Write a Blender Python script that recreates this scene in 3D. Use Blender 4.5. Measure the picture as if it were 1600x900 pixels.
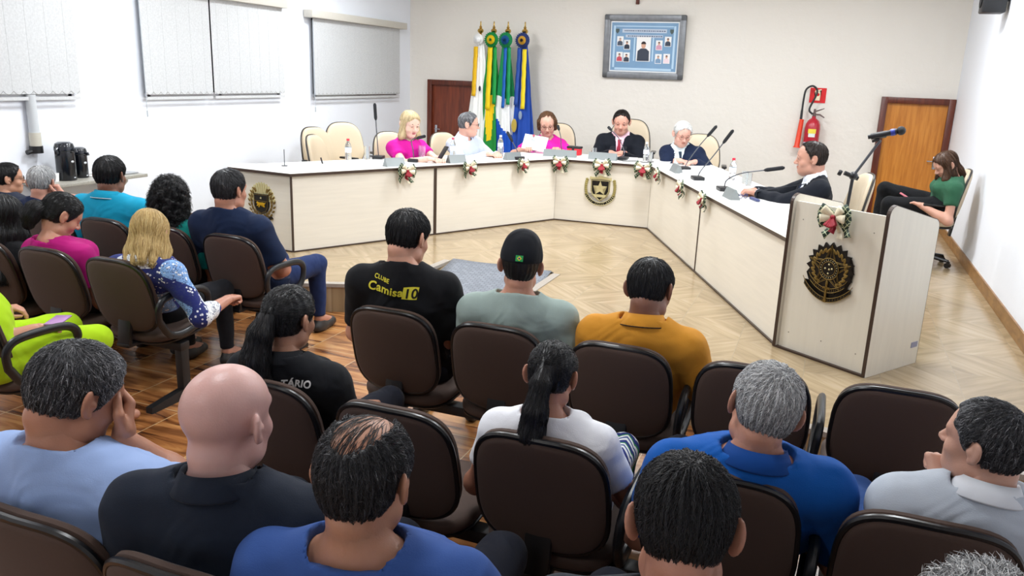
import bpy, bmesh, math, random
import numpy as np
from math import pi, sin, cos, radians as rad, sqrt, atan2
from mathutils import Vector, Matrix, Euler
from mathutils.bvhtree import BVHTree
for _o in list(bpy.data.objects): bpy.data.objects.remove(_o)
SC = bpy.context.scene
COL = SC.collection
random.seed(7); RNG = np.random.default_rng(7)

# ------------------------------------------------------------------ camera, world, lights, exposure
P = 0.23            # height of the platform
CY, CP, CR = 0.3663, 0.2609, 0.0381
def _cam():
    ca, sa, cb, sb, cc, sc_ = cos(CY), sin(CY), cos(CP), sin(CP), cos(CR), sin(CR)
    Rz = Matrix(((ca, sa, 0), (-sa, ca, 0), (0, 0, 1)))
    Pm = Matrix(((1, 0, 0), (0, -sb, -cb), (0, cb, -sb)))
    Rr = Matrix(((cc, -sc_, 0), (sc_, cc, 0), (0, 0, 1)))
    R = Rr @ Pm @ Rz
    M = Matrix((R[0], -R[1], -R[2])).transposed().to_4x4()
    M.translation = (0, 0, 1.90)
    cd = bpy.data.cameras.new('camera'); c = bpy.data.objects.new('camera', cd); COL.objects.link(c)
    c.matrix_world = M; cd.sensor_width = 36; cd.sensor_fit = 'HORIZONTAL'; cd.lens = 1250 * 36 / 1600
    cd.clip_start = 0.05; cd.clip_end = 100
    SC.camera = c
_cam()
w = bpy.data.worlds.new('world'); SC.world = w; w.use_nodes = True
w.node_tree.nodes['Background'].inputs[0].default_value = (0.75, 0.85, 1, 1)
w.node_tree.nodes['Background'].inputs[1].default_value = 0.3
SC.view_settings.view_transform = 'Standard'; SC.view_settings.look = 'None'
SC.view_settings.exposure = -0.05; SC.view_settings.gamma = 1; SC.view_settings.use_curve_mapping = False
LIGHTS = [(-4.6, 8.4, 95), (-1.9, 8.4, 95), (0.2, 8.4, 75), (-4.6, 5.4, 80), (-1.9, 5.4, 80), (0.2, 5.4, 70),
          (-4.6, 2.2, 45), (-1.6, 2.2, 45), (-4.6, -0.8, 20), (-1.6, -0.8, 20)]
CEIL = 3.45
ENERGY = 0.80

# ------------------------------------------------------------------ materials
MATS = {}
def srgb(c):
    if isinstance(c, str):
        c = tuple(int(c[i:i+2], 16) / 255 for i in (0, 2, 4))
    return tuple((x / 12.92 if x <= .04045 else ((x + .055) / 1.055) ** 2.4) for x in c[:3]) + (1,)
class NT:
    def __init__(s, name):
        s.m = bpy.data.materials.new(name); s.m.use_nodes = True; s.t = s.m.node_tree; s.n = s.t.nodes
        s.b = s.n['Principled BSDF']
    def new(s, typ, **kw):
        n = s.n.new(typ)
        for k, v in kw.items():
            if k in n.inputs: n.inputs[k].default_value = v
            else: setattr(n, k, v)
        return n
    def link(s, a, b): s.t.links.new(a, b)
    def coord(s, kind='Object', scale=None, rot=None):
        tc = s.new('ShaderNodeTexCoord'); o = tc.outputs[kind]
        if scale or rot:
            mp = s.new('ShaderNodeMapping')
            if scale: mp.inputs['Scale'].default_value = scale
            if rot: mp.inputs['Rotation'].default_value = rot
            s.link(o, mp.inputs[0]); o = mp.outputs[0]
        return o
    def ramp(s, fac, stops, interp='LINEAR'):
        r = s.new('ShaderNodeValToRGB'); r.color_ramp.interpolation = interp
        e = r.color_ramp.elements
        while len(e) < len(stops): e.new(.5)
        for el, (p, c) in zip(e, stops): el.position = p; el.color = srgb(c)
        s.link(fac, r.inputs[0]); return r.outputs[0]
    def math(s, op, a, b=None, c=None):
        n = s.new('ShaderNodeMath', operation=op)
        for i, x in enumerate((a, b, c)):
            if x is None: continue
            if isinstance(x, (int, float)): n.inputs[i].default_value = x
            else: s.link(x, n.inputs[i])
        return n.outputs[0]
    def bump(s, h, strength=.3, dist=.01):
        b = s.new('ShaderNodeBump'); b.inputs['Strength'].default_value = strength; b.inputs['Distance'].default_value = dist
        s.link(h, b.inputs['Height']); s.link(b.outputs[0], s.b.inputs['Normal'])
def mat(name, col, rough=.5, metal=0, noise=0, nscale=30, bump=0, bscale=80, stretch=None, spec=None, coat=0, trans=0, emit=0, sss=0, alpha=1, bdist=.01, sheen=0):
    if name in MATS: return MATS[name]
    t = NT(name); b = t.b
    b.inputs['Base Color'].default_value = srgb(col); b.inputs['Roughness'].default_value = rough; b.inputs['Metallic'].default_value = metal
    if spec is not None: b.inputs['Specular IOR Level'].default_value = spec
    if coat: b.inputs['Coat Weight'].default_value = coat; b.inputs['Coat Roughness'].default_value = .1
    if trans: b.inputs['Transmission Weight'].default_value = trans
    if emit: b.inputs['Emission Color'].default_value = srgb(col); b.inputs['Emission Strength'].default_value = emit
    if sheen: b.inputs['Sheen Weight'].default_value = sheen
    if alpha < 1: b.inputs['Alpha'].default_value = alpha
    if sss:
        b.inputs['Subsurface Weight'].default_value = sss; b.inputs['Subsurface Radius'].default_value = (.02, .008, .004); b.inputs['Subsurface Scale'].default_value = .4
    co = t.coord('Object', stretch)
    n1 = t.new('ShaderNodeTexNoise', Scale=float(nscale), Detail=4.0); t.link(co, n1.inputs['Vector'])
    if noise:
        base = srgb(col); c2 = tuple(max(0, x * (1 - noise)) for x in base[:3]); c1 = tuple(min(1, x * (1 + noise * .6)) for x in base[:3])
        mx = t.new('ShaderNodeMix', data_type='RGBA'); mx.inputs[6].default_value = c2 + (1,); mx.inputs[7].default_value = c1 + (1,)
        t.link(n1.outputs['Fac'], mx.inputs[0]); t.link(mx.outputs[2], b.inputs['Base Color'])
    if bump:
        n2 = t.new('ShaderNodeTexNoise', Scale=float(bscale), Detail=3.0); t.link(co, n2.inputs['Vector']); t.bump(n2.outputs['Fac'], bump, bdist)
    MATS[name] = t.m; return t.m
def fabric(name, col, wr=.55, rough=.9):
    """cloth: fine weave plus soft creases"""
    if name in MATS: return MATS[name]
    t = NT(name); b = t.b; b.inputs['Base Color'].default_value = srgb(col); b.inputs['Roughness'].default_value = rough
    b.inputs['Sheen Weight'].default_value = .03; b.inputs['Specular IOR Level'].default_value = .25
    co = t.coord('Object'); n1 = t.new('ShaderNodeTexNoise', Scale=4.5, Detail=2.0, Distortion=1.0); t.link(co, n1.inputs['Vector'])
    n2 = t.new('ShaderNodeTexNoise', Scale=350.0); t.link(co, n2.inputs['Vector'])
    h = t.math('ADD', n1.outputs['Fac'], t.math('MULTIPLY', n2.outputs['Fac'], .02)); t.bump(h, wr, .05)
    MATS[name] = t.m; return t.m
def hairmat(name, stops, rough=.45):
    if name in MATS: return MATS[name]
    t = NT(name); a = t.new('ShaderNodeAttribute', attribute_name='tint')
    c = t.ramp(a.outputs['Fac'], stops); t.link(c, t.b.inputs['Base Color']); t.b.inputs['Roughness'].default_value = rough
    t.b.inputs['Specular IOR Level'].default_value = .4
    MATS[name] = t.m; return t.m

# ------------------------------------------------------------------ object helpers
def link(o, parent=None):
    COL.objects.link(o)
    if parent is not None: o.parent = parent
    return o
def tag(o, label=None, cat=None, group=None, kind=None):
    if label: o['label'] = label
    if cat: o['category'] = cat
    if group: o['group'] = group
    if kind: o['kind'] = kind
    return o
def empty(name, label, cat, loc=(0, 0, 0), rz=0, group=None, s=1):
    o = bpy.data.objects.new(name, None); o.empty_display_size = .1; COL.objects.link(o); o.location = loc; o.rotation_euler = (0, 0, rz); o.scale = (s, s, s)
    return tag(o, label, cat, group)
class MB:
    def __init__(s): s.bm = bmesh.new(); s.mats = []; s.cur = 0
    def mat(s, m):
        if m not in s.mats: s.mats.append(m)
        s.cur = s.mats.index(m); return s
    def _fin(s, f0):
        s.bm.faces.ensure_lookup_table()
        for f in s.bm.faces[f0:]: f.material_index = s.cur
    def box(s, c, d, R=None, bev=0, seg=2):
        b2 = bmesh.new(); bmesh.ops.create_cube(b2, size=1)
        for v in b2.verts: v.co = Vector((v.co.x * d[0], v.co.y * d[1], v.co.z * d[2]))
        if bev: bmesh.ops.bevel(b2, geom=b2.edges[:], offset=bev, segments=seg, profile=.5, affect='EDGES')
        M = Matrix.Translation(c) @ (R.to_4x4() if R is not None else Matrix.Identity(4)); b2.transform(M)
        for f in b2.faces: f.material_index = s.cur
        me = bpy.data.meshes.new('tmp'); b2.to_mesh(me); b2.free()
        s.bm.from_mesh(me); bpy.data.meshes.remove(me); return s
    def tube(s, pts, r, n=10, cap=True, closed=False, flat=1.0):
        f0 = len(s.bm.faces); pts = [Vector(p) for p in pts]; m = len(pts)
        rs = r if isinstance(r, (list, tuple)) else [r] * m
        rings = []; up = Vector((0, 0, 1)); prev = None
        for i, p in enumerate(pts):
            a = pts[(i - 1) % m] if (closed or i > 0) else p; b = pts[(i + 1) % m] if (closed or i < m - 1) else p
            t = (b - a).normalized()
            if prev is None:
                x = t.cross(up);
                if x.length < .1: x = t.cross(Vector((1, 0, 0)))
            else: x = prev - t * prev.dot(t)
            x.normalize(); prev = x; y = t.cross(x)
            rings.append([s.bm.verts.new(p + (x * cos(2 * pi * k / n) + y * sin(2 * pi * k / n) * flat) * rs[i]) for k in range(n)])
        for i in range(m if closed else m - 1):
            A, B = rings[i], rings[(i + 1) % m]
            for k in range(n):
                s.bm.faces.new((A[k], A[(k + 1) % n], B[(k + 1) % n], B[k]))
        if cap and not closed:
            s.bm.faces.new(rings[0][::-1]); s.bm.faces.new(rings[-1])
        s._fin(f0); return s
    def lathe(s, prof, c=(0, 0, 0), n=24, R=None):
        f0 = len(s.bm.faces); R = R or Matrix.Identity(3); c = Vector(c); rings = []
        for (r, z) in prof:
            if r < 1e-5: rings.append([s.bm.verts.new(c + R @ Vector((0, 0, z)))])
            else: rings.append([s.bm.verts.new(c + R @ Vector((r * cos(2 * pi * k / n), r * sin(2 * pi * k / n), z))) for k in range(n)])
        for A, B in zip(rings, rings[1:]):
            for k in range(n):
                k2 = (k + 1) % n
                if len(A) == 1 and len(B) == 1: continue
                if len(A) == 1: s.bm.faces.new((A[0], B[k2], B[k]))
                elif len(B) == 1: s.bm.faces.new((A[k], A[k2], B[0]))
                else: s.bm.faces.new((A[k], A[k2], B[k2], B[k]))
        s._fin(f0); return s
    def prism(s, poly, h, M=None):
        """2-D polygon (x,y) extruded along +z by h, then placed by M"""
        f0 = len(s.bm.faces); M = M or Matrix.Identity(4)
        a = [s.bm.verts.new(M @ Vector((x, y, 0))) for x, y in poly]; b = [s.bm.verts.new(M @ Vector((x, y, h))) for x, y in poly]
        n = len(poly); fa = s.bm.faces.new(a[::-1]); fb = s.bm.faces.new(b)
        for i in range(n): s.bm.faces.new((a[i], a[(i + 1) % n], b[(i + 1) % n], b[i]))
        bmesh.ops.triangulate(s.bm, faces=[fa, fb]); s._fin(f0); return s
    def quad(s, pts):
        f0 = len(s.bm.faces); s.bm.faces.new([s.bm.verts.new(p) for p in pts]); s._fin(f0); return s
    def ball(s, c, r, n=12, R=None):
        f0 = len(s.bm.faces); rr = r if isinstance(r, (tuple, list)) else (r, r, r)
        res = bmesh.ops.create_uvsphere(s.bm, u_segments=n, v_segments=max(6, n * 2 // 3), radius=1)
        M = Matrix.Translation(c) @ (R.to_4x4() if R is not None else Matrix.Identity(4)) @ Matrix.Diagonal((*rr, 1))
        bmesh.ops.transform(s.bm, matrix=M, verts=res['verts']); s._fin(f0); return s
    def build(s, name, m=None, parent=None, smooth=True, angle=35):
        me = bpy.data.meshes.new(name); bmesh.ops.recalc_face_normals(s.bm, faces=s.bm.faces[:]); s.bm.to_mesh(me); s.bm.free()
        for x in (s.mats or [m]): me.materials.append(x)
        if smooth:
            me.shade_smooth()
            try: me.set_sharp_from_angle(angle=rad(angle))
            except Exception: pass
        return link(bpy.data.objects.new(name, me), parent)
def struct(name, mb, m=None, parent=None, **k):
    o = mb.build(name, m, parent, **k)
    if parent is None: o['kind'] = 'structure'
    return o
def copy_tree(o, parent=None):
    c = o.copy(); COL.objects.link(c)
    if parent is not None: c.parent = parent
    for ch in o.children: copy_tree(ch, c)
    return c
def npmesh(name, V, F, m, parent=None, tint=None, smooth=True, mats=None, mi=None):
    V = np.asarray(V, np.float32); F = np.asarray(F, np.int32)
    me = bpy.data.meshes.new(name); k = F.shape[1]
    me.vertices.add(len(V)); me.vertices.foreach_set('co', V.ravel())
    me.loops.add(F.size); me.loops.foreach_set('vertex_index', F.ravel())
    me.polygons.add(len(F)); me.polygons.foreach_set('loop_start', np.arange(0, F.size, k, dtype=np.int32))
    me.polygons.foreach_set('loop_total', np.full(len(F), k, np.int32))
    for x in (mats or [m]): me.materials.append(x)
    if mi is not None: me.polygons.foreach_set('material_index', np.asarray(mi, np.int32))
    me.update(calc_edges=True); me.validate()
    if smooth: me.shade_smooth()
    if tint is not None:
        a = me.attributes.new('tint', 'FLOAT', 'POINT'); a.data.foreach_set('value', np.asarray(tint, np.float32))
    return link(bpy.data.objects.new(name, me), parent)
def smoothpath(pts, n=8):
    """Catmull-Rom through the points"""
    p = [Vector(q) for q in pts]; p = [p[0] * 2 - p[1]] + p + [p[-1] * 2 - p[-2]]; out = []
    for i in range(1, len(p) - 2):
        for k in range(n):
            t = k / n; a, b, c, d = p[i-1], p[i], p[i+1], p[i+2]
            out.append(.5 * ((2 * b) + (c - a) * t + (2 * a - 5 * b + 4 * c - d) * t * t + (3 * b - a - 3 * c + d) * t ** 3))
    out.append(p[-2]); return out

# ------------------------------------------------------------------ smooth-blended solids meshed on a grid
class Solid:
    def __init__(s): s.p = []
    def cone(s, a, b, ra, rb, k=.02, sub=False, flat=None, side=(1, 0, 0), nx=0):
        s.p.append(('c', np.array(a, float), np.array(b, float), ra, rb, k, sub, flat, np.array(side, float))); return s
    def ell(s, c, r, R=None, k=.02, sub=False):
        s.p.append(('e', np.array(c, float), np.array(r, float), None if R is None else np.array(R, float), 0, k, sub)); return s
    def fn(s, f, bb, k=.01, mode='max'):
        s.p.append(('f', f, np.array(bb[0], float), np.array(bb[1], float), 0, k, mode)); return s
    def bounds(s):
        lo = np.full(3, 1e9); hi = -lo
        for q in s.p:
            if q[6] is True or q[0] == 'f': continue
            if q[0] == 'c':
                r = max(q[3], q[4]) * (q[7] or 1)
                lo = np.minimum(lo, np.minimum(q[1], q[2]) - r); hi = np.maximum(hi, np.maximum(q[1], q[2]) + r)
            else:
                r = q[2].max() if q[3] is not None else q[2]
                lo = np.minimum(lo, q[1] - r); hi = np.maximum(hi, q[1] + r)
        return lo, hi
    @staticmethod
    def dist(q, X):
        if q[0] == 'c':
            a, b, ra, rb, fl, sd = q[1], q[2], q[3], q[4], q[7], q[8]
            if fl:
                def sq(v): return v - (v @ sd)[..., None] * sd * (1 - 1 / fl)
                X = sq(X); a = sq(a); b = sq(b)
            ab = b - a; L = max(ab @ ab, 1e-9)
            t = np.clip(((X - a) @ ab) / L, 0, 1); D = X - a - t[..., None] * ab
            return np.sqrt((D * D).sum(-1)) - (ra + t * (rb - ra))
        D = X - q[1]
        if q[3] is not None: D = D @ q[3]
        k0 = np.sqrt(((D / q[2]) ** 2).sum(-1)); k1 = np.sqrt(((D / q[2] ** 2) ** 2).sum(-1))
        return k0 * (k0 - 1) / np.maximum(k1, 1e-6)
    def comb(s, F, d, q):
        k = max(q[5], 1e-4)
        if q[0] == 'f' or q[6] is True:
            e = -d if q[0] != 'f' else d
            if q[6] == 'add': return F + d
            h = np.clip(.5 - .5 * (F - e) / k, 0, 1); return F * (1 - h) + e * h + k * h * (1 - h)
        h = np.clip(.5 + .5 * (F - d) / k, 0, 1); return F * (1 - h) + d * h - k * h * (1 - h)
    def at(s, X):
        F = np.full(X.shape[:-1], 1., np.float64)
        for q in s.p:
            F = s.comb(F, q[1](X) if q[0] == 'f' else s.dist(q, X), q)
        return F
    def mesh(s, h, clip=None):
        lo, hi = s.bounds(); lo = lo - 2.5 * h; hi = hi + 2.5 * h
        if clip is not None: lo = np.maximum(lo, clip[0]); hi = np.minimum(hi, clip[1])
        n = np.maximum(3, np.ceil((hi - lo) / h).astype(int) + 1); ax = [lo[i] + h * np.arange(n[i]) for i in range(3)]
        F = np.full(n, .3, np.float32)
        for q in s.p:
            if q[0] == 'f': a, b = q[2], q[3]
            elif q[0] == 'c':
                r = max(q[3], q[4]) * (q[7] or 1) + q[5] + 3 * h; a = np.minimum(q[1], q[2]) - r; b = np.maximum(q[1], q[2]) + r
            else:
                r = (q[2].max() if q[3] is not None else q[2]) + q[5] + 3 * h; a = q[1] - r; b = q[1] + r
            i0 = np.clip(np.floor((a - lo) / h).astype(int), 0, n); i1 = np.clip(np.ceil((b - lo) / h).astype(int) + 1, 0, n)
            if (i1 <= i0).any(): continue
            sl = tuple(slice(i0[j], i1[j]) for j in range(3))
            X = np.stack(np.meshgrid(*[ax[j][sl[j]] for j in range(3)], indexing='ij'), -1)
            d = q[1](X) if q[0] == 'f' else s.dist(q, X)
            F[sl] = s.comb(F[sl], d, q)
        F[0] = F[-1] = .3; F[:, 0] = F[:, -1] = .3; F[:, :, 0] = F[:, :, -1] = .3
        return snet(F, lo, h)
def snet(F, lo, h):
    n = np.array(F.shape) - 1
    ins = F < 0
    cnt = np.zeros(n, np.uint8)
    for i in (0, 1):
        for j in (0, 1):
            for k in (0, 1): cnt += ins[i:n[0]+i, j:n[1]+j, k:n[2]+k]
    act = (cnt > 0) & (cnt < 8); I = np.argwhere(act)
    idx = np.full(n, -1, np.int64); idx[act] = np.arange(len(I))
    acc = np.zeros((len(I), 3)); num = np.zeros(len(I))
    cor = [(i, j, k) for i in (0, 1) for j in (0, 1) for k in (0, 1)]
    vals = {c: F[I[:, 0] + c[0], I[:, 1] + c[1], I[:, 2] + c[2]] for c in cor}
    for c in cor:
        for a in range(3):
            if c[a]: continue
            d = list(c); d[a] = 1; d = tuple(d); f0, f1 = vals[c], vals[d]; m = (f0 < 0) != (f1 < 0)
            t = np.where(m, f0 / np.where(m, f0 - f1, 1), 0)
            p = np.tile(np.array(c, float), (len(I), 1)); p[:, a] = t
            acc += p * m[:, None]; num += m
    V = lo + h * (I + acc / np.maximum(num, 1)[:, None])
    fs = []
    for a in range(3):
        b, c = (a + 1) % 3, (a + 2) % 3
        sl0 = [slice(None)] * 3; sl1 = [slice(None)] * 3; sl0[a] = slice(0, -1); sl1[a] = slice(1, None)
        x = ins[tuple(sl0)] != ins[tuple(sl1)]; E = np.argwhere(x)
        ok = (E[:, b] > 0) & (E[:, b] < n[b]) & (E[:, c] > 0) & (E[:, c] < n[c]); E = E[ok]
        fl = ins[tuple(E.T)]
        def g(db, dc):
            e = E.copy(); e[:, b] -= db; e[:, c] -= dc; return idx[tuple(e.T)]
        q = np.stack([g(1, 1), g(0, 1), g(0, 0), g(1, 0)], 1)
        q = np.where(fl[:, None], q, q[:, ::-1]); fs.append(q)
    Fa = np.concatenate(fs); Fa = Fa[(Fa >= 0).all(1)]
    return V, Fa
def merge(parts):
    V = []; F = []; o = 0
    for v, f in parts:
        if len(v) == 0: continue
        V.append(v); F.append(f + o); o += len(v)
    return np.concatenate(V), np.concatenate(F)
def wob(X, f, seed=0):
    r = np.random.default_rng(seed); o = 0
    for i in range(4):
        a = r.normal(size=3); a = a / np.linalg.norm(a) * f * (1 + .6 * i); o = o + np.sin(X @ a + r.uniform(0, 6)) / (1 + .6 * i)
    return o / 2.2
def rotm(yaw=0, pitch=0, roll=0):
    return np.array(Matrix.Rotation(rad(yaw), 3, 'Z') @ Matrix.Rotation(rad(pitch), 3, 'X') @ Matrix.Rotation(rad(roll), 3, 'Y'))

# ------------------------------------------------------------------ people
def head_solid(S, Hc, R, hs=1, ears=True, face=1.0, fem=False):
    def T(p): return Hc + R @ (np.array(p) * hs)
    def E(c, r, k=.02, sub=False, rot=None): S.ell(T(c), np.array(r) * hs, R if rot is None else R @ rot, k * hs, sub)
    E((0, -.014, .028), (.073, .092, .082)); E((0, .02, .03), (.068, .066, .062), .03)
    E((0, .034, -.045), (.056, .05, .06), .035); E((0, .058, -.088), (.026, .02, .018), .03)
    S.cone(T((-.045, .012, -.075)), T((0, .05, -.092)), .018 * hs, .018 * hs, .03); S.cone(T((.045, .012, -.075)), T((0, .05, -.092)), .018 * hs, .018 * hs, .03)
    E((-.04, .055, -.035), (.022, .02, .02), .025); E((.04, .055, -.035), (.022, .02, .02), .025)
    E((-.03, .086, .0), (.017, .012, .011), .012, True); E((.03, .086, .0), (.017, .012, .011), .012, True)
    E((-.03, .074, .0), (.0125, .0125, .0125), .004); E((.03, .074, .0), (.0125, .0125, .0125), .004)
    S.cone(T((0, .082, .008)), T((0, .103, -.028)), .007 * hs, .012 * hs, .012)
    E((-.012, .094, -.033), (.008, .01, .007), .006); E((.012, .094, -.033), (.008, .01, .007), .006)
    S.cone(T((-.04, .074, .02)), T((.04, .074, .02)), .009 * hs, .009 * hs, .02)
    E((0, .083, -.056), (.02, .009, .005), .006); E((0, .081, -.065), (.017, .009, .006), .006)
    if ears:
        for sx in (-1, 1):
            rt = np.array(Matrix.Rotation(sx * rad(34), 3, 'Z') @ Matrix.Rotation(rad(12), 3, 'X'))
            E((sx * .083, -.014, -.006), (.008, .021, .033), .008, rot=rt)
            E((sx * .090, -.004, -.004), (.006, .011, .019), .006, True, rot=rt)
            E((sx * .081, -.005, -.031), (.006, .008, .009), .006)
            S.cone(T((sx * .068, 0, -.008)), T((sx * .077, -.002, -.008)), .013 * hs, .011 * hs, .008)
def hand_solid(S, Wr, Y, Z, side, curl=35, s=1.0, spread=1.0, thumb=0):
    """wrist point, direction of the fingers, direction of the back of the hand; side +1: thumb on +X of the hand frame"""
    Y = Y / np.linalg.norm(Y); Z = Z - Y * (Y @ Z); Z = Z / np.linalg.norm(Z); X = np.cross(Y, Z)
    def T(x, y, z): return Wr + (X * x * side + Y * y + Z * z) * s
    S.cone(T(0, -.03, 0), T(0, .02, 0), .024 * s, .026 * s, .02, flat=1.0)
    for x0, x1 in ((-.028, -.014), (-.012, -.005), (.006, .006), (.026, .02)):
        S.cone(T(x1, .02, 0), T(x0, .078, -.002), .014 * s, .0125 * s, .014)
    ls = ((-.030, .030, .018, .014), (-.0105, .037, .023, .016), (.0095, .041, .026, .018), (.029, .036, .023, .016))
    for j, (x, a, b, c) in enumerate(ls):
        p = T(x, .082, 0); ang = 0; dx = (x * 1.2) * spread
        for seg, (L, r0, r1) in enumerate(((a, .0098, .0088), (b, .0088, .0082), (c, .0082, .007))):
            ang += rad(curl * (1.0 if seg < 2 else .7) * (1 - .06 * (j - 1)))
            d = X * side * dx * (1 if seg == 0 else .5) + Y * cos(ang) - Z * sin(ang); d = d / np.linalg.norm(d)
            q = p + d * L * s; S.cone(p, q, r0 * s, r1 * s, .003); p = q
    p = T(.026, .018, -.006); q = T(.052, .045 + .004 * thumb, -.022); r = T(.054, .078, -.032 - .01 * thumb); u = T(.046, .104, -.036 - .014 * thumb)
    S.cone(p, q, .015 * s, .0125 * s, .012); S.cone(q, r, .0115 * s, .0098 * s, .004); S.cone(r, u, .0098 * s, .008 * s, .003)
YL = (np.array([-.14, -.09, -.05, -.03, .02, .05, .085, .1, .13]), np.array([-.06, -.045, -.02, .012, .034, .056, .068, .075, .09]))
def hair_solid(kind, Hc, R, hs, opt):
    S = Solid()
    def T(p): return Hc + R @ (np.array(p) * hs)
    Ri = R.T
    def loc(X): return ((X - Hc) @ R) / hs
    th = opt.get('th', .005)
    def E(c, r, k=.02, sub=False): S.ell(T(c), np.array(r) * hs, R, k * hs, sub)
    bb = (Hc - .45, Hc + .45)
    if kind in ('short', 'balding', 'pony', 'bun', 'side'):
        E((0, -.015, .03), (.073 + th, .092 + th, .082 + th)); E((0, .018, .033), (.069 + th, .066 + th, .064 + th), .03)
        E((0, -.042, -.03), (.056 + th * .5, .052 + th * .5, .05), .03)
        low = opt.get('low', -.056); yo = opt.get('yo', 0)
        def cut(X):
            q = loc(X); yl = np.interp(q[..., 2], YL[0], YL[1]) + yo + (.012 if kind in ('pony',) else 0)
            d = (q[..., 1] - yl) * .85
            d = np.maximum(d, (low - q[..., 2] + np.abs(q[..., 0]) * .1))
            e = np.sqrt((np.abs(q[..., 0]) - .085) ** 2 * .6 + (q[..., 1] + .006) ** 2 + ((q[..., 2] + .008) * .62) ** 2) - .021
            d = np.maximum(d, -e)
            if kind == 'balding':
                e2 = np.sqrt((q[..., 0] / .054) ** 2 + ((q[..., 1] + .002) / .108) ** 2 + ((q[..., 2] - .122) / .074) ** 2) - 1
                d = np.maximum(d, -e2 * .05)
            return d * hs
        S.fn(cut, bb, .006)
        if kind != 'pony':
            S.fn(lambda X: .0075 * hs * np.clip((-loc(X)[..., 2] - .012) / .05, 0, 1) * (loc(X)[..., 1] < .03), bb, .001, 'add')
    if kind == 'pony':
        pts = opt['tail']; P3 = [T(p) for p in pts]; rs = opt.get('tr', [.022, .03, .03, .026, .016])
        for i in range(len(P3) - 1):
            S.cone(P3[i], P3[i+1], rs[i] * hs, rs[i+1] * hs, .012)
    if kind == 'long':
        E((0, -.015, .03), (.073 + th, .092 + th, .082 + th)); E((0, .018, .033), (.069 + th, .066 + th, .064 + th), .03)
        def cut(X):
            q = loc(X); yl = np.interp(q[..., 2], YL[0], YL[1]) + .012
            return (q[..., 1] - yl) * .8 * hs
        S.fn(cut, bb, .008)
        L = opt.get('len', .3); wd = opt.get('wd', .055); fw = opt.get('fwd', 0.0)
        for sx in (-1, -.5, 0, .5, 1):
            a = (sx * .052, -.06 + .045 * abs(sx), .02); b = (sx * wd, -.075 + .06 * abs(sx) + fw * abs(sx), -.1); c = (sx * wd * 1.05, -.09 + .05 * abs(sx) + fw * abs(sx), -L)
            S.cone(T(a), T(b), .035 * hs, .032 * hs, .02); S.cone(T(b), T(c), .032 * hs, .018 * hs, .02)
    if kind == 'bob':
        E((0, -.02, .025), (.088, .1, .094)); E((0, -.03, -.03), (.09, .08, .07), .03)
        for sx in (-1, 1):
            S.cone(T((sx * .075, .01, .03)), T((sx * .082, .015, opt.get('len', -.09))), .025 * hs, .018 * hs, .02)
        def cut(X):
            q = loc(X); e = np.sqrt((q[..., 0] / .066) ** 2 + ((q[..., 1] - .1) / .085) ** 2 + ((q[..., 2] + .03) / .092) ** 2) - 1
            n = np.sqrt((q[..., 0] / .06) ** 2 + ((q[..., 1] + .0) / .07) ** 2 + ((q[..., 2] + .14) / .09) ** 2) - 1
            return np.maximum(-e * .06, -n * .05) * hs
        S.fn(cut, bb, .008)
    if kind == 'curly':
        r = np.random.default_rng(5); E((0, -.03, .02), (.092, .1, .1), .02); E((0, -.05, -.08), (.1, .075, .1), .04); E((0, -.05, -.17), (.11, .065, .07), .04)
        for _ in range(320):
            v = r.normal(size=3); v /= np.linalg.norm(v); z = v[2]
            p = np.array((v[0] * .105, v[1] * .092 - .045, -.055 + z * .17))
            if p[1] > .03 and p[2] < .04: continue
            E(p, (.0135, .0135, .016), .006)
        def cut(X):
            q = loc(X); e = np.sqrt((q[..., 0] / .062) ** 2 + ((q[..., 1] - .1) / .09) ** 2 + ((q[..., 2] + .03) / .1) ** 2) - 1
            return -e * .06 * hs
        S.fn(cut, bb, .008)
    f = opt.get('wf', 90); a = opt.get('wa', .0016)
    def wave(X):
        q = loc(X); rr = np.sqrt((q[..., 0]) ** 2 + (q[..., 1] + .05) ** 2) + 1e-4; an = np.arctan2(q[..., 0], q[..., 1] + .055)
        return a * hs * (np.sin(an * 17 + wob(q, 22, 3) * 2.2 + q[..., 2] * 12) + .8 * np.sin(an * 39 + wob(q, 30, 4) * 3))
    S.fn(wave, bb, .001, 'add')
    return S
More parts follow.
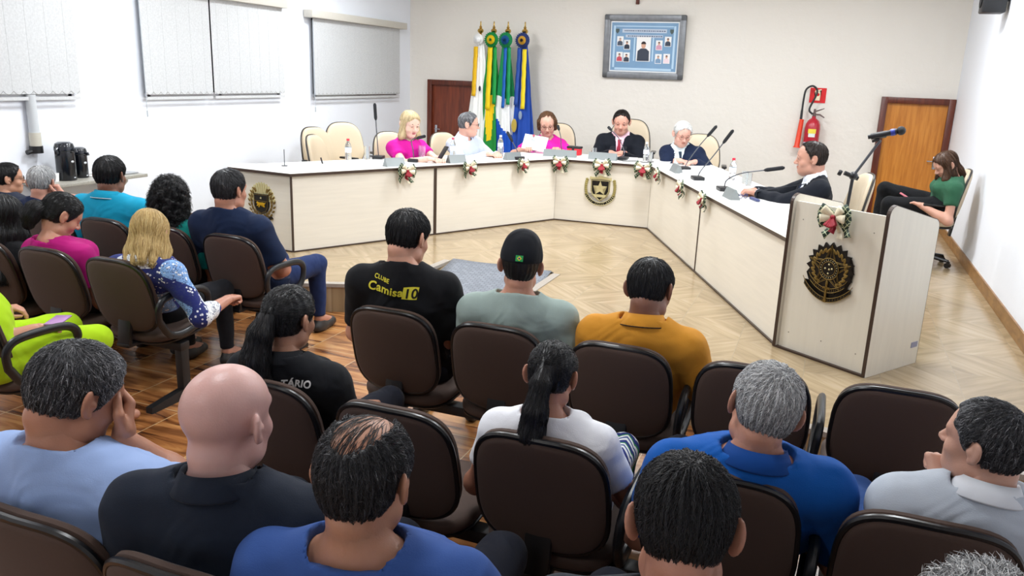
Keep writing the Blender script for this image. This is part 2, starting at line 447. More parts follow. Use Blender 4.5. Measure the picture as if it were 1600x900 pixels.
def strands(name, S, Hc, R, hs, kind, n, L, mat_, parent, opt):
    """fine locks that follow the hair surface"""
    r = np.random.default_rng(opt.get('seed', 1)); V0, F0 = S['mesh']; sol = S['sol']
    if len(F0) == 0: return
    tri = V0[F0[:, 0]]; ctr = (V0[F0[:, 0]] + V0[F0[:, 2]]) / 2; nor = np.cross(V0[F0[:, 2]] - V0[F0[:, 0]], V0[F0[:, 3]] - V0[F0[:, 1]])
    ar = np.linalg.norm(nor, axis=1); zq = ((ctr - Hc) @ R)[:, 2] / hs; ar = ar * np.where((zq < -.036) & (kind in ('short', 'balding')), 0, 1) ; pick = r.choice(len(ctr), n, p=ar / ar.sum()); p = ctr[pick] + r.normal(size=(n, 3)) * .002
    def grad(X):
        e = .004; g = np.stack([sol.at(X + d) - sol.at(X - d) for d in np.eye(3) * e], -1); return g / (np.linalg.norm(g, axis=1, keepdims=True) + 1e-9)
    q0 = (p - Hc) @ R / hs
    if kind == 'balding': n_extra = 0
    K = opt.get('K', 5); pts = [p]; lift = opt.get('lift', .0035) * hs * (0.3 + r.random(n)); crown = np.array(opt.get('crown', (0.01, -.065, .11)))
    step = L * hs * (.6 + .8 * r.random(n)) / K; jit = r.normal(size=(n, 3)) * opt.get('jit', .25)
    for i in range(K):
        X = pts[-1]; g = grad(X); q = (X - Hc) @ R / hs
        if kind in ('long', 'bob'):
            d = np.stack([q[:, 0] * .6 * (q[:, 2] > .05), (q[:, 1] + .02) * .3 * (q[:, 2] > .05), -np.full(n, .09)], 1)
        elif kind == 'pony':
            tail = np.array(opt['tail']); kp = tail[0]; d = kp - q; far = q[:, 2] < kp[2] + .0
            tl = (tail[-1] - tail[1]); behind = (q[:, 1] < kp[1] + .012)
            d = np.where((far & behind)[:, None], tl, d)
        else:
            d = q - crown; d[:, 2] -= .02
            if opt.get('fwd'): d = d + np.array((0, .05, 0)) * (q[:, 2:3] > .05)
        d = d / (np.linalg.norm(d, axis=1, keepdims=True) + 1e-6) + jit
        if kind == 'curly': d = d * .3 + r.normal(size=(n, 3)) * 1.2 + np.array((0, 0, -.5))
        d = d @ R.T; d = d - g * (d * g).sum(1, keepdims=True); d /= np.linalg.norm(d, axis=1, keepdims=True) + 1e-6
        X = X + d * step[:, None]; f = sol.at(X)[:, None]; X = X + g * (np.clip(-f, -.02, .02) + (lift * (i + 1) / K)[:, None]) * .8
        pts.append(X)
    pts = np.stack(pts, 1); g = grad(pts[:, 0]); t = pts[:, 1] - pts[:, 0]; sd = np.cross(t, g); sd /= np.linalg.norm(sd, axis=1, keepdims=True) + 1e-9
    w0 = opt.get('w', .0011) * hs; K1 = K + 1; prof = np.array([.7, 1, 1, .85, .6, .25] if K == 5 else np.linspace(1, .3, K1))
    ring = np.stack([sd, -sd, g * .9], 1)                       # n,3,3
    V = pts[:, :, None, :] + ring[:, None] * (prof[None, :, None, None] * w0)
    V = V.reshape(-1, 3); base = np.arange(n)[:, None, None] * (K1 * 3); k = np.arange(K)[None, :, None] * 3; j = np.arange(3)[None, None, :]; j2 = (j + 1) % 3
    F = np.stack([base + k + j, base + k + j2, base + k + 3 + j2, base + k + 3 + j], -1).reshape(-1, 4)
    tq = np.repeat(np.clip(opt.get('t0', .5) + r.normal(size=n) * opt.get('ts', .2) + opt.get('grey', lambda q: 0)(q0), 0, 1), K1 * 3)
    return V, F, tq
def skinmat(name, col, red=.0):
    if name in MATS: return MATS[name]
    t = NT(name); b = t.b; b.inputs['Roughness'].default_value = .4; b.inputs['Specular IOR Level'].default_value = .4
    b.inputs['Subsurface Weight'].default_value = .12; b.inputs['Subsurface Radius'].default_value = (.02, .008, .004); b.inputs['Subsurface Scale'].default_value = .3
    co = t.coord('Object'); n = t.new('ShaderNodeTexNoise', Scale=14.0, Detail=4.0); t.link(co, n.inputs['Vector'])
    c = srgb(col); lum = .3 * c[0] + .55 * c[1] + .15 * c[2]; c = tuple(q * .8 + lum * .2 for q in c[:3]); mx = t.new('ShaderNodeMix', data_type='RGBA'); mx.inputs[6].default_value = tuple(x * .86 for x in c[:3]) + (1,)
    mx.inputs[7].default_value = (min(1, c[0] * 1.08), c[1] * 1.0, c[2] * .98, 1); t.link(n.outputs['Fac'], mx.inputs[0]); t.link(mx.outputs[2], b.inputs['Base Color'])
    n2 = t.new('ShaderNodeTexNoise', Scale=220.0); t.link(co, n2.inputs['Vector']); t.bump(n2.outputs['Fac'], .12, .004)
    MATS[name] = t.m; return t.m
def unit(v): v = np.array(v, float); return v / np.linalg.norm(v)
PEOPLE = {}
def person(key, label, hip, rot, s, head, look=(0, 0, 0), seat=.42, skin='c98f73', hair=None, shirt=('shirt', 'ffffff'), sleeve=.62, arms=(None, None), group=None,
           legs='trousers', legcol='1c1f2a', w=1.0, fat=0.0, res=.009, collar=None, hs=1.0, fem=False, jacket=None, face=False, glasses=None, shoe='2a2725', lipc='a8604f',
           knees=None, floor=0.0, nk=0.0, hand=((38, 0), (38, 0)), lean=0, browc='2a2220', legsp=.11, nf=.55, nh=.012, hup=(None, None), nhair=0):
    root = empty('person', label, 'person', (hip[0], hip[1], floor), rad(rot), group, s)
    W = Matrix.Rotation(-rad(rot), 3, 'Z'); hl = W @ (Vector(head) - Vector((hip[0], hip[1], floor))) / s
    Hc = np.array(hl); R = rotm(look[0], look[1], look[2]); Rn = rotm(look[0] * .4, look[1] * .5, look[2] * .5)
    sz = seat / s; Pc = np.array((0, 0, sz + .095)); Nb = Hc + Rn @ np.array((0, -.042, -.155 + nk + (0 if fem else .016))) * hs
    ax = unit(Nb - Pc); side = unit((cos(rad(lean)), sin(rad(lean)), 0)); fw = np.cross(np.array((0, 0, 1.)), side); bk = unit(np.cross(side, ax))
    if bk @ fw < 0: bk = -bk
    Wst = Pc + (Nb - Pc) * .35 - bk * .005; Ch = Pc + (Nb - Pc) * .72 + bk * .008
    shw = .158 * w
    Sh = {+1: Nb + side * shw - ax * .068 - bk * .006, -1: Nb - side * shw - ax * .068 - bk * .006}
    def torso(S, o):
        S.cone(Pc, Wst, .108 + o + fat * .6, .098 + o + fat, .05, flat=1.42 * w, side=side)
        S.cone(Wst, Ch, .098 + o + fat, .106 + o + fat * .5, .05, flat=1.4 * w, side=side)
        S.cone(Ch, Nb - ax * .065, .106 + o + fat * .4, .068 + o, .05, flat=1.5 * w, side=side)
        if fat > .015: S.ell(Wst + bk * (.04 + fat), (.13 + fat, .09 + fat, .12), None, .06)
        if fem:
            for q in (-1, 1): S.ell(Ch + side * q * .065 + bk * .085 - ax * .03, (.055 + o, .05 + o, .055 + o), None, .03)
        S.cone(Sh[-1], Sh[1], .048 + o, .048 + o, .05)
        for q in (-1, 1):
            S.cone(Nb + side * q * .02 + ax * .012, Sh[q] + ax * .008 - side * q * .03, .05 + o, .036 + o, .05)
            S.ell(Sh[q] - ax * .01, (.053 + o, .053 + o, .056 + o), None, .04)
    A = {}
    for q, a in zip((1, -1), arms):
        a = a or ((q * .22, .12, -1), (-q * .45, .95, -.12))
        if a[0] == 'desk':      # wrist resting on the desk top
            tg = np.array((a[1], a[2], (TZ + .04 - floor) / s)); D = tg - Sh[q]; L = min(np.linalg.norm(D), .512); D = unit(D); Wr = Sh[q] + D * L; c = (L * L + .275 ** 2 - .245 ** 2) / (2 * L); h_ = sqrt(max(.275 ** 2 - c * c, 0))
            hn = np.array(a[3], float); hn = unit(hn - D * (hn @ D)); A[q] = (Sh[q] + D * c + hn * h_, Wr, unit(a[4])); continue
        if a[0] == 'ik':        # hand carried to a point given in the head's frame
            tg = Hc + R @ (np.array(a[1]) * hs); hd = unit(R @ np.array(a[3], float)); Wr = tg - hd * .075; D = Wr - Sh[q]; L = min(np.linalg.norm(D), .51); D = unit(D)
            Wr = Sh[q] + D * L; c = (L * L + .275 ** 2 - .245 ** 2) / (2 * L); h_ = sqrt(max(.275 ** 2 - c * c, 0)); hn = np.array(a[2], float); hn = unit(hn - D * (hn @ D))
            A[q] = (Sh[q] + D * c + hn * h_, Wr, hd); continue
        a = [np.array(v, float) for v in a]
        E_ = Sh[q] + unit(a[0]) * .275 * (a[3][0] if len(a) > 3 else 1); Wr = E_ + unit(a[1]) * .245; hd = unit(a[2]) if len(a) > 2 else unit(a[1] + np.array((0, 0, -.12)))
        A[q] = (E_, Wr, hd)
    def upper(S, o, f=1.0):
        for q in (-1, 1):
            E_ = A[q][0]; S.cone(Sh[q], Sh[q] + (E_ - Sh[q]) * f, .05 * (w * .5 + .5) + o + fat * .2, .05 * (w * .5 + .5) - .011 * f + o + fat * .15, .025)
    def fore(S, o, f=1.0):
        for q in (-1, 1):
            E_, Wr, _ = A[q]; S.ell(E_, (.04 + o,) * 3, None, .02); S.cone(E_, E_ + (Wr - E_) * .35, .041 + o, .04 + o, .02); S.cone(E_ + (Wr - E_) * .3, E_ + (Wr - E_) * f, .041 + o, .025 + .003 + o, .02)
    kn = knees or ((.44, 0), (.44, 0)); KN = {}
    for q, kk in zip((1, -1), kn):
        K_ = np.array((q * (legsp + .03), kk[0], sz + .085 + (kk[2] if len(kk) > 2 else 0))); K_ = K_ + side * 0
        F_ = np.array((q * (legsp + .03) , kk[0] + .02 + kk[1], .085)); KN[q] = (K_, F_)
    def legsf(S, o, f=1.0):
        S.cone(Pc - side * .06, Pc + side * .06, .115 + o, .115 + o, .05); S.ell(Pc + (0, -.01, -.01), (.17 + o, .12 + o, .1 + o), None, .04)
        for q in (-1, 1):
            K_, F_ = KN[q]; Hj = np.array((q * .09, .03, sz + .085)); S.cone(Hj, K_, .088 + o, .06 + o, .03)
            if f > .5: S.cone(K_, F_, .058 + o, .036 + o * 1.6, .02)
    # body: one continuous mesh, finer grids for head and hands
    B = Solid(); torso(B, -.014); upper(B, -.004); fore(B, 0); legsf(B, -.014)
    B.cone(Nb - ax * .04, Hc + R @ np.array((0, -.028, -.055)) * hs, .057 * hs * (.9 if fem else 1), .053 * hs * (.86 if fem else 1.03), .03)
    if not fem: B.cone(Nb + bk * .01, Hc + R @ np.array((0, -.055, -.06)) * hs, .04 * hs, .04 * hs, .02)
    for q in (-1, 1): B.cone(KN[q][1], KN[q][1] + np.array((0, .13, -.045)), .036, .026, .02)
    body_V = B.mesh(.012 if res < .012 else .014)
    H = Solid(); H.cone(Nb - ax * .03, Hc + R @ np.array((0, -.028, -.055)) * hs, .0575 * hs * (.9 if fem else 1), .0535 * hs * (.86 if fem else 1.03), .03)
    if not fem: H.cone(Nb + bk * .01, Hc + R @ np.array((0, -.055, -.06)) * hs, .0405 * hs, .0405 * hs, .02)
    head_solid(H, Hc, R, hs, fem=fem)
    if not fem: H.ell(Hc + R @ np.array((0, .03, -.08)) * hs, np.array((.05, .045, .03)) * hs, R, .03)
    parts = [body_V, H.mesh(.0042 if res < .012 else .005)]
    for q, hp in zip((1, -1), hand):
        E_, Wr, hd = A[q]; Hh = Solid(); zz = hup[0 if q == 1 else 1]
        zz = np.array((0, 0, 1.)) if zz is None else np.array(zz, float)
        hand_solid(Hh, Wr, hd, zz, -q, hp[0], 1.0 if not fem else .92); parts.append(Hh.mesh(.0045))
    V, F = merge(parts); sk = skinmat('skin_' + skin, skin)
    body = npmesh('body', V, F, sk, root)
    # clothes
    def cloth(name, S, m, h=res, seed=0, amp=.0048, fr=19, label=None):
        S.fn(lambda X: amp * wob(X * np.array((1, 1, .8)), fr, seed) + amp * .6 * wob(X, fr * 2.3, seed + 1), (np.array((-1, -1, 0.)), np.array((1, 1.2, 2.))), .001, 'add')
        V, F = S.mesh(h); o = npmesh(name, V, F, m, root)
        if label: o['label'] = label
        return o
    nm, cl = shirt[:2]; sm = shirt[2] if len(shirt) > 2 else fabric('cloth_' + cl, cl)
    S = Solid(); torso(S, .008)
    if nm in ('dress',): legsf(S, .012, .4)
    if sleeve > 1: upper(S, .012); fore(S, .01, .93 if sleeve >= 2 else .5)
    else:
        upper(S, .013, sleeve)
    if nm == 'jacket': S.ell(Sh[1] + ax * .004, (.062, .064, .06), None, .03); S.ell(Sh[-1] + ax * .004, (.062, .064, .06), None, .03)
    # hem and neckline
    nr = .064 * hs * (.9 if fem else 1); na = unit(Hc + R @ np.array((0, -.03, -.055)) * hs - Nb); nl = unit(na + bk * nf)
    S.cone(Nb - na * .05, Nb + na * .03, nr + .012, nr, .035)
    S.cone(Nb - na * .03, Hc, nr - .0045, nr - .0045, .002, sub=True)
    def ncut(X):
        D = X - Nb; r = np.sqrt(np.maximum((D * D).sum(-1) - (D @ na) ** 2, 0)); return np.minimum(D @ nl - nh, nr + .024 - r)
    S.fn(ncut, (Nb - .16, Nb + .16), .003)
    zc = sz - .01
    S.fn(lambda X: -(X[..., 2] - zc), ((-1, -1, 0), (1, 1.2, sz + .1)), .004)
    for q in (-1, 1):
        if sleeve <= 1:
            E_ = A[q][0]; e = Sh[q] + (E_ - Sh[q]) * (sleeve + .02); u = unit(E_ - Sh[q])
            def cutf(X, e=e, u=u, q=q):
                d = X - e; r = np.sqrt(np.maximum((d * d).sum(-1) - (d @ u) ** 2, 0)); return np.minimum(d @ u, .078 - r)
            S.fn(cutf, (e - .11, e + .11), .004)
    if nm == 'jacket':
        # open front: a V from the neck to the belly shows the shirt below
        Vb = Pc + (Nb - Pc) * .42
        def vcut(X):
            d = X - Nb; h = -(d @ ax); sx = np.abs(d @ side); f = d @ bk
            return np.minimum(.047 - h * .125 - sx, np.minimum(f - .02, .36 - h)) 
        S.fn(vcut, (Nb - .45, Nb + .35), .004)
        I = Solid(); torso(I, .0); I.cone(Nb - na * .05, Nb + na * .03, nr + .006, nr - .002, .03); I.cone(Nb - na * .03, Hc, nr - .006, nr - .006, .002, sub=True); I.fn(lambda X: ncut(X) - .016, (Nb - .16, Nb + .16), .003); I.fn(lambda X: -(X[..., 2] - zc), ((-1, -1, 0), (1, 1.2, sz + .1)), .004)
        inner = cloth('shirt', I, fabric('cloth_' + jacket[0], jacket[0], .2), .011, label='%s shirt under the jacket' % jacket[2])
        for q in (-1, 1):
            cuf = MB(); E_, Wr, hd = A[q]; cuf.tube([Wr - unit(Wr - E_) * .03, Wr - unit(Wr - E_) * .0], .033, 14)
            cuf.build('cuff', fabric('cloth_' + jacket[0], jacket[0], .2), root)
    shirt_o = cloth(nm, S, sm, res, seed=len(PEOPLE))
    if nm == 'jacket':
        def onto(o, pts, off):
            bv = BVHTree.FromPolygons([v.co[:] for v in o.data.vertices], [p.vertices[:] for p in o.data.polygons]); out = []
            for p in pts:
                h = bv.ray_cast(Vector(p + bk * .6), Vector(-bk), 1.0); out.append(Vector(h[0]) + Vector(bk) * off if h[0] else Vector(p + bk * .1))
            return out
        if jacket[1]:
            T_ = MB(); T_.tube(onto(inner, [Nb + side * 0 - ax * (.035 + .3 * t) for t in np.linspace(0, 1, 9)], .004), [.019, .014, .018, .021, .024, .027, .029, .029, .01], 8, flat=.3); T_.build('necktie', fabric('cloth_' + jacket[1], jacket[1], .1, .5), root)
        for q in (-1, 1):
            lp_ = MB(); lp_.tube(onto(shirt_o, [Nb - ax * (.02 + .33 * t) + side * q * (.06 - .035 * t + .012 * sin(pi * t)) for t in np.linspace(0, 1, 9)], .003), [.01, .02, .026, .03, .036, .03, .022, .015, .006], 8, flat=.25); lp_.build('lapel', sm, shirt_o)
    if legs:
        L = Solid(); legsf(L, .004); lm = fabric('cloth_' + legcol, legcol) if legs != 'skirt' else legcol
        for q in (-1, 1): L.fn(lambda X: -(X[..., 2] - .1), ((-1, -1, 0), (1, 1.2, .2)), .004)
        if nm == 'dress':
            pass
        else: cloth('trousers', L, lm, .012)
        for q in (-1, 1):
            Fo = Solid(); Fk = KN[q][1]; Fo.cone(Fk + (0, 0, -.02), Fk + (0, .02, -.05), .036, .042, .02); Fo.cone(Fk + (0, .0, -.052), Fk + (0, .15, -.055), .034, .032, .02)
            Fo.cone(Fk + (0, -.03, -.052), Fk + (0, .1, -.055), .034, .036, .02)
            zf = Fk[2] - .085; Fo.fn(lambda X, zf=zf: zf - X[..., 2] + .004, ((-1, -1, -.1), (1, 1.2, 1.)), .003)
            V, F = Fo.mesh(.009); npmesh('shoe', V, F, mat('shoe_' + shoe, shoe, .5), root)
    if collar:
        cm = fabric('cloth_' + collar[0], collar[0], .15); xs = unit(np.cross(bk, na)); ys = np.cross(na, xs); cr = nr + .003
        n = 40; co_ = .012 if nm == 'jacket' else .024; prof = [(cr, .0), (cr, .036), (cr + .004, .041), (cr + co_ * .55, .02), (cr + co_, .0), (cr + co_ - .002, -.004)]; Vc = []; Fc = []
        for i in range(n + 1):
            th = rad(-252 + 324 * i / n) if False else rad(108 + 324 * i / n)
            op = min(1, min(i, n - i) / 7)
            for r_, z_ in prof:
                zz = z_ - .012 * (1 - op) + (.0 if sin(th) > 0 else .006); Vc.append(Nb + (xs * cos(th) + ys * sin(th)) * (r_ + .004 * (1 - op)) + na * zz)
        m_ = len(prof)
        for i in range(n):
            for j in range(m_ - 1): Fc.append((i * m_ + j, (i + 1) * m_ + j, (i + 1) * m_ + j + 1, i * m_ + j + 1))
        co = npmesh('collar', Vc, Fc, cm, shirt_o); md = co.modifiers.new('s', 'SOLIDIFY'); md.thickness = .0025
        if len(collar) > 1:
            pb = MB(); pb.tube([Nb + (xs * cos(rad(108 + 324 * i / 30)) + ys * sin(rad(108 + 324 * i / 30))) * (cr + .0245) + na * (.004 - .012 * (1 - min(1, min(i, 30 - i) / 5))) for i in range(31)], .0028, 6)
            pb.build('collar_stripe', mat('stripe_' + collar[1], collar[1], .8), shirt_o)
    # hair
    def TH(p): return Hc + R @ (np.array(p) * hs)
    if hair:
        kind, opt = hair[0], hair[1]; Sx = hair_solid(kind, Hc, R, hs, opt); V, F = Sx.mesh(.0048 if res < .012 else .006)
        q = (V - Hc) @ R / hs; rr = np.arctan2(q[:, 0], q[:, 1] + .055); r2 = np.random.default_rng(3)
        tb = np.clip(opt.get('t0', .5) - .08 + .5 * opt.get('ts', .2) * np.sin(rr * 60 + wob(q, 60, 2) * 3) + opt.get('grey', lambda q: 0)(q), 0, 1)
        VS = [(V, F)]; tt = [tb]
        if nhair:
            a = strands('h', {'mesh': (V, F), 'sol': Sx}, Hc, R, hs, kind, nhair, opt.get('L', .035), None, None, opt)
            if a: VS.append((a[0], a[1])); tt.append(a[2])
        if kind == 'balding' and nhair:
            H2 = Solid(); H2.ell(TH((0, -.014, .028)), np.array((.0735, .0925, .0825)) * hs, R); H2.ell(TH((0, .02, .03)), np.array((.0685, .0665, .0625)) * hs, R, .03)
            V2, F2 = H2.mesh(.008); q2 = (V2[F2[:, 0]] - Hc) @ R / hs; k2 = (q2[:, 2] > .05) & (q2[:, 1] < .07) & (np.abs(q2[:, 0]) < .06)
            o2 = dict(opt); o2.update(lift=.0015, w=.0006, crown=(.03, .08, .1), jit=.16, seed=9, t0=.1, ts=.1, grey=lambda q: 0)
            a = strands('h', {'mesh': (V2, F2[k2]), 'sol': H2}, Hc, R, hs, 'x', int(nhair * .035), .07, None, None, o2)
            VS.append((a[0], a[1])); tt.append(a[2])
        Vh, Fh = merge(VS); hr_ = npmesh('hair', Vh, Fh, hairmat('hair_' + opt['m'], HAIRC[opt['m']]), root, tint=np.concatenate(tt))
        if kind == 'pony':
            k0 = np.array(opt['tail'][0]); MB().lathe([(.012 * 1.3, -.008), (.024, -.006), (.024, .006), (.016, .008)], TH(k0 + (np.array(opt['tail'][1]) - k0) * .12), 16, Matrix(R.tolist())).build('hair_tie', mat('hair_tie', '0c0c10', .4), hr_)
    if face:
        bm_ = MB()
        for q in (-1, 1): bm_.tube([TH((q * .014, .086, .02)), TH((q * .03, .0865, .026)), TH((q * .048, .073, .019))], [.003 * hs, .0042 * hs, .002 * hs], 6, flat=.7)
        bm_.build('eyebrows', mat('brow_' + browc, browc, .8), root)
        lm = MB(); ir = MB()
        for q in (-1, 1):
            ir.ball(TH((q * .03, .0835, -.001)), (.0062 * hs, .004 * hs, .0045 * hs), 10, Matrix(R.tolist()))
            lm.tube([TH((q * .019, .082, .002)), TH((q * .03, .0878, .0055)), TH((q * .043, .078, .002))], .0014 * hs, 5)
        ir.build('irises', mat('iris', '2a1a12', .2), root); lm.build('eyelashes', mat('lash', '1a1210', .7), root)
        lp = MB(); lp.ball(TH((0, .0865, -.0555)), (.021 * hs, .006 * hs, .0042 * hs), 12, Matrix(R.tolist())); lp.ball(TH((0, .086, -.064)), (.018 * hs, .006 * hs, .0055 * hs), 12, Matrix(R.tolist()))
        lp.build('lips', mat('lips_' + lipc, lipc, .4), root)
    if glasses:
        g = MB()
        for q in (-1, 1):
            g.tube([TH((q * .032 + .023 * cos(a), .1, .0 + .017 * sin(a))) for a in np.linspace(0, 2 * pi, 20, endpoint=False)], .0014 * hs, 6, closed=True)
            g.tube([TH((q * .055, .098, .004)), TH((q * .075, .075, .004)), TH((q * .083, .0, .0))], .0014 * hs, 6)
        g.tube([TH((-.009, .1, .003)), TH((0, .103, .006)), TH((.009, .1, .003))], .0014 * hs, 6)
        g.build('eyeglasses', mat('glasses_' + glasses, glasses, .3, .5), root)
    d = dict(root=root, Hc=Hc, R=R, Nb=Nb, Pc=Pc, A=A, shirt=shirt_o, TH=TH, hs=hs, bk=bk, ax=ax, side=side, Sh=Sh, KN=KN, s=s)
    PEOPLE[key] = d; return d
HAIRC = {
 'black': [(0, '0a0a0c'), (.6, '16161a'), (1, '303038')],
 'darkbrown': [(0, '120c0a'), (.5, '221813'), (1, '4a3a30')],
 'saltpepper': [(0, '131316'), (.5, '3a3b3f'), (.8, '77787c'), (1, 'b5b6ba')],
 'grey': [(0, '6a6a6c'), (.4, '9fa0a2'), (.75, 'd6d7d8'), (1, 'f4f4f4')],
 'white': [(0, 'a8a8a6'), (.5, 'e2e2e0'), (1, 'ffffff')],
 'ashblond': [(0, '9a8564'), (.45, 'c9b48a'), (1, 'e8dcc2')],
 'blond': [(0, '8a6a3c'), (.45, 'c3a468'), (1, 'ead49c')],
 'brown': [(0, '3a2416'), (.5, '5f4029'), (1, '94704c')],
}
def world_of(d, p):
    """point in a person's own frame to the world"""
    r = d['root']; return Matrix.Translation(r.location) @ Matrix.Rotation(r.rotation_euler.z, 4, 'Z') @ Matrix.Scale(r.scale[0], 4) @ Vector(p)
def shirt_text(d, lines, m, name='print', label=None):
    """lettering laid on the back of a shirt: lines of (text, size, x, z, shear, thicken)"""
    o = d['shirt']; me = o.data; bv = BVHTree.FromPolygons([v.co[:] for v in me.vertices], [p.vertices[:] for p in me.polygons])
    V = []; F = []
    for (tx, size, x0, z0, shear, off, rot) in [l if l[0] != '#rect' else ('#rect', l[1:3], l[3], l[4], l[5], 0, l[6]) for l in lines]:
        if tx == '#rect':
            m2 = None; b = bmesh.new(); w_, h_ = size; g = [[b.verts.new((w_ * (i / 8 - .5) + shear * h_ * (j / 6 - .5), h_ * (j / 6 - .5), 0)) for j in range(7)] for i in range(9)]
            for i in range(8):
                for j in range(6): b.faces.new((g[i][j], g[i+1][j], g[i+1][j+1], g[i][j+1]))
            bmesh.ops.triangulate(b, faces=b.faces[:]); b.verts.index_update(); _txt_add(d, b, V, F, bv, x0, z0, rot, .002); b.free(); continue
        cu = bpy.data.curves.new('t', 'FONT'); cu.body = tx; cu.size = size; cu.align_x = 'CENTER'; cu.shear = shear; cu.offset = off; cu.resolution_u = 3; cu.space_character = 1.06
        ob = bpy.data.objects.new('t', cu); COL.objects.link(ob); bpy.context.view_layer.update()
        m2 = bpy.data.meshes.new_from_object(ob.evaluated_get(bpy.context.evaluated_depsgraph_get()))
        b = bmesh.new(); b.from_mesh(m2); bmesh.ops.triangulate(b, faces=b.faces[:])
        for _ in range(3):
            es = [e for e in b.edges if e.calc_length() > .012]
            if not es: break
            bmesh.ops.subdivide_edges(b, edges=es, cuts=1, use_grid_fill=False); bmesh.ops.triangulate(b, faces=b.faces[:])
        b.verts.index_update(); _txt_add(d, b, V, F, bv, x0, z0, rot, .003)
        b.free(); bpy.data.objects.remove(ob); bpy.data.meshes.remove(m2)
    r = npmesh(name, V, F, m, d['shirt'], smooth=False)
    if label: r['label'] = label
    return r
def _txt_add(d, b, V, F, bv, x0, z0, rot, off):
    if True:
        base = len(V); b.verts.ensure_lookup_table(); sd = Vector(d['side']); ax = Vector(d['ax']); bk = Vector(d['bk']); c0 = Vector(d['Nb']); cr, sr = cos(rad(rot)), sin(rad(rot))
        for v in b.verts:
            x, y = v.co.x * cr - v.co.y * sr, v.co.x * sr + v.co.y * cr
            p = c0 + sd * (x + x0) + ax * (z0 + y) - bk * .5; h = bv.ray_cast(p, bk, 1.0)
            V.append(tuple((h[0] - bk * off) if h[0] else p + bk * .4))
        F += [tuple(base + q.index for q in f.verts) for f in b.faces]

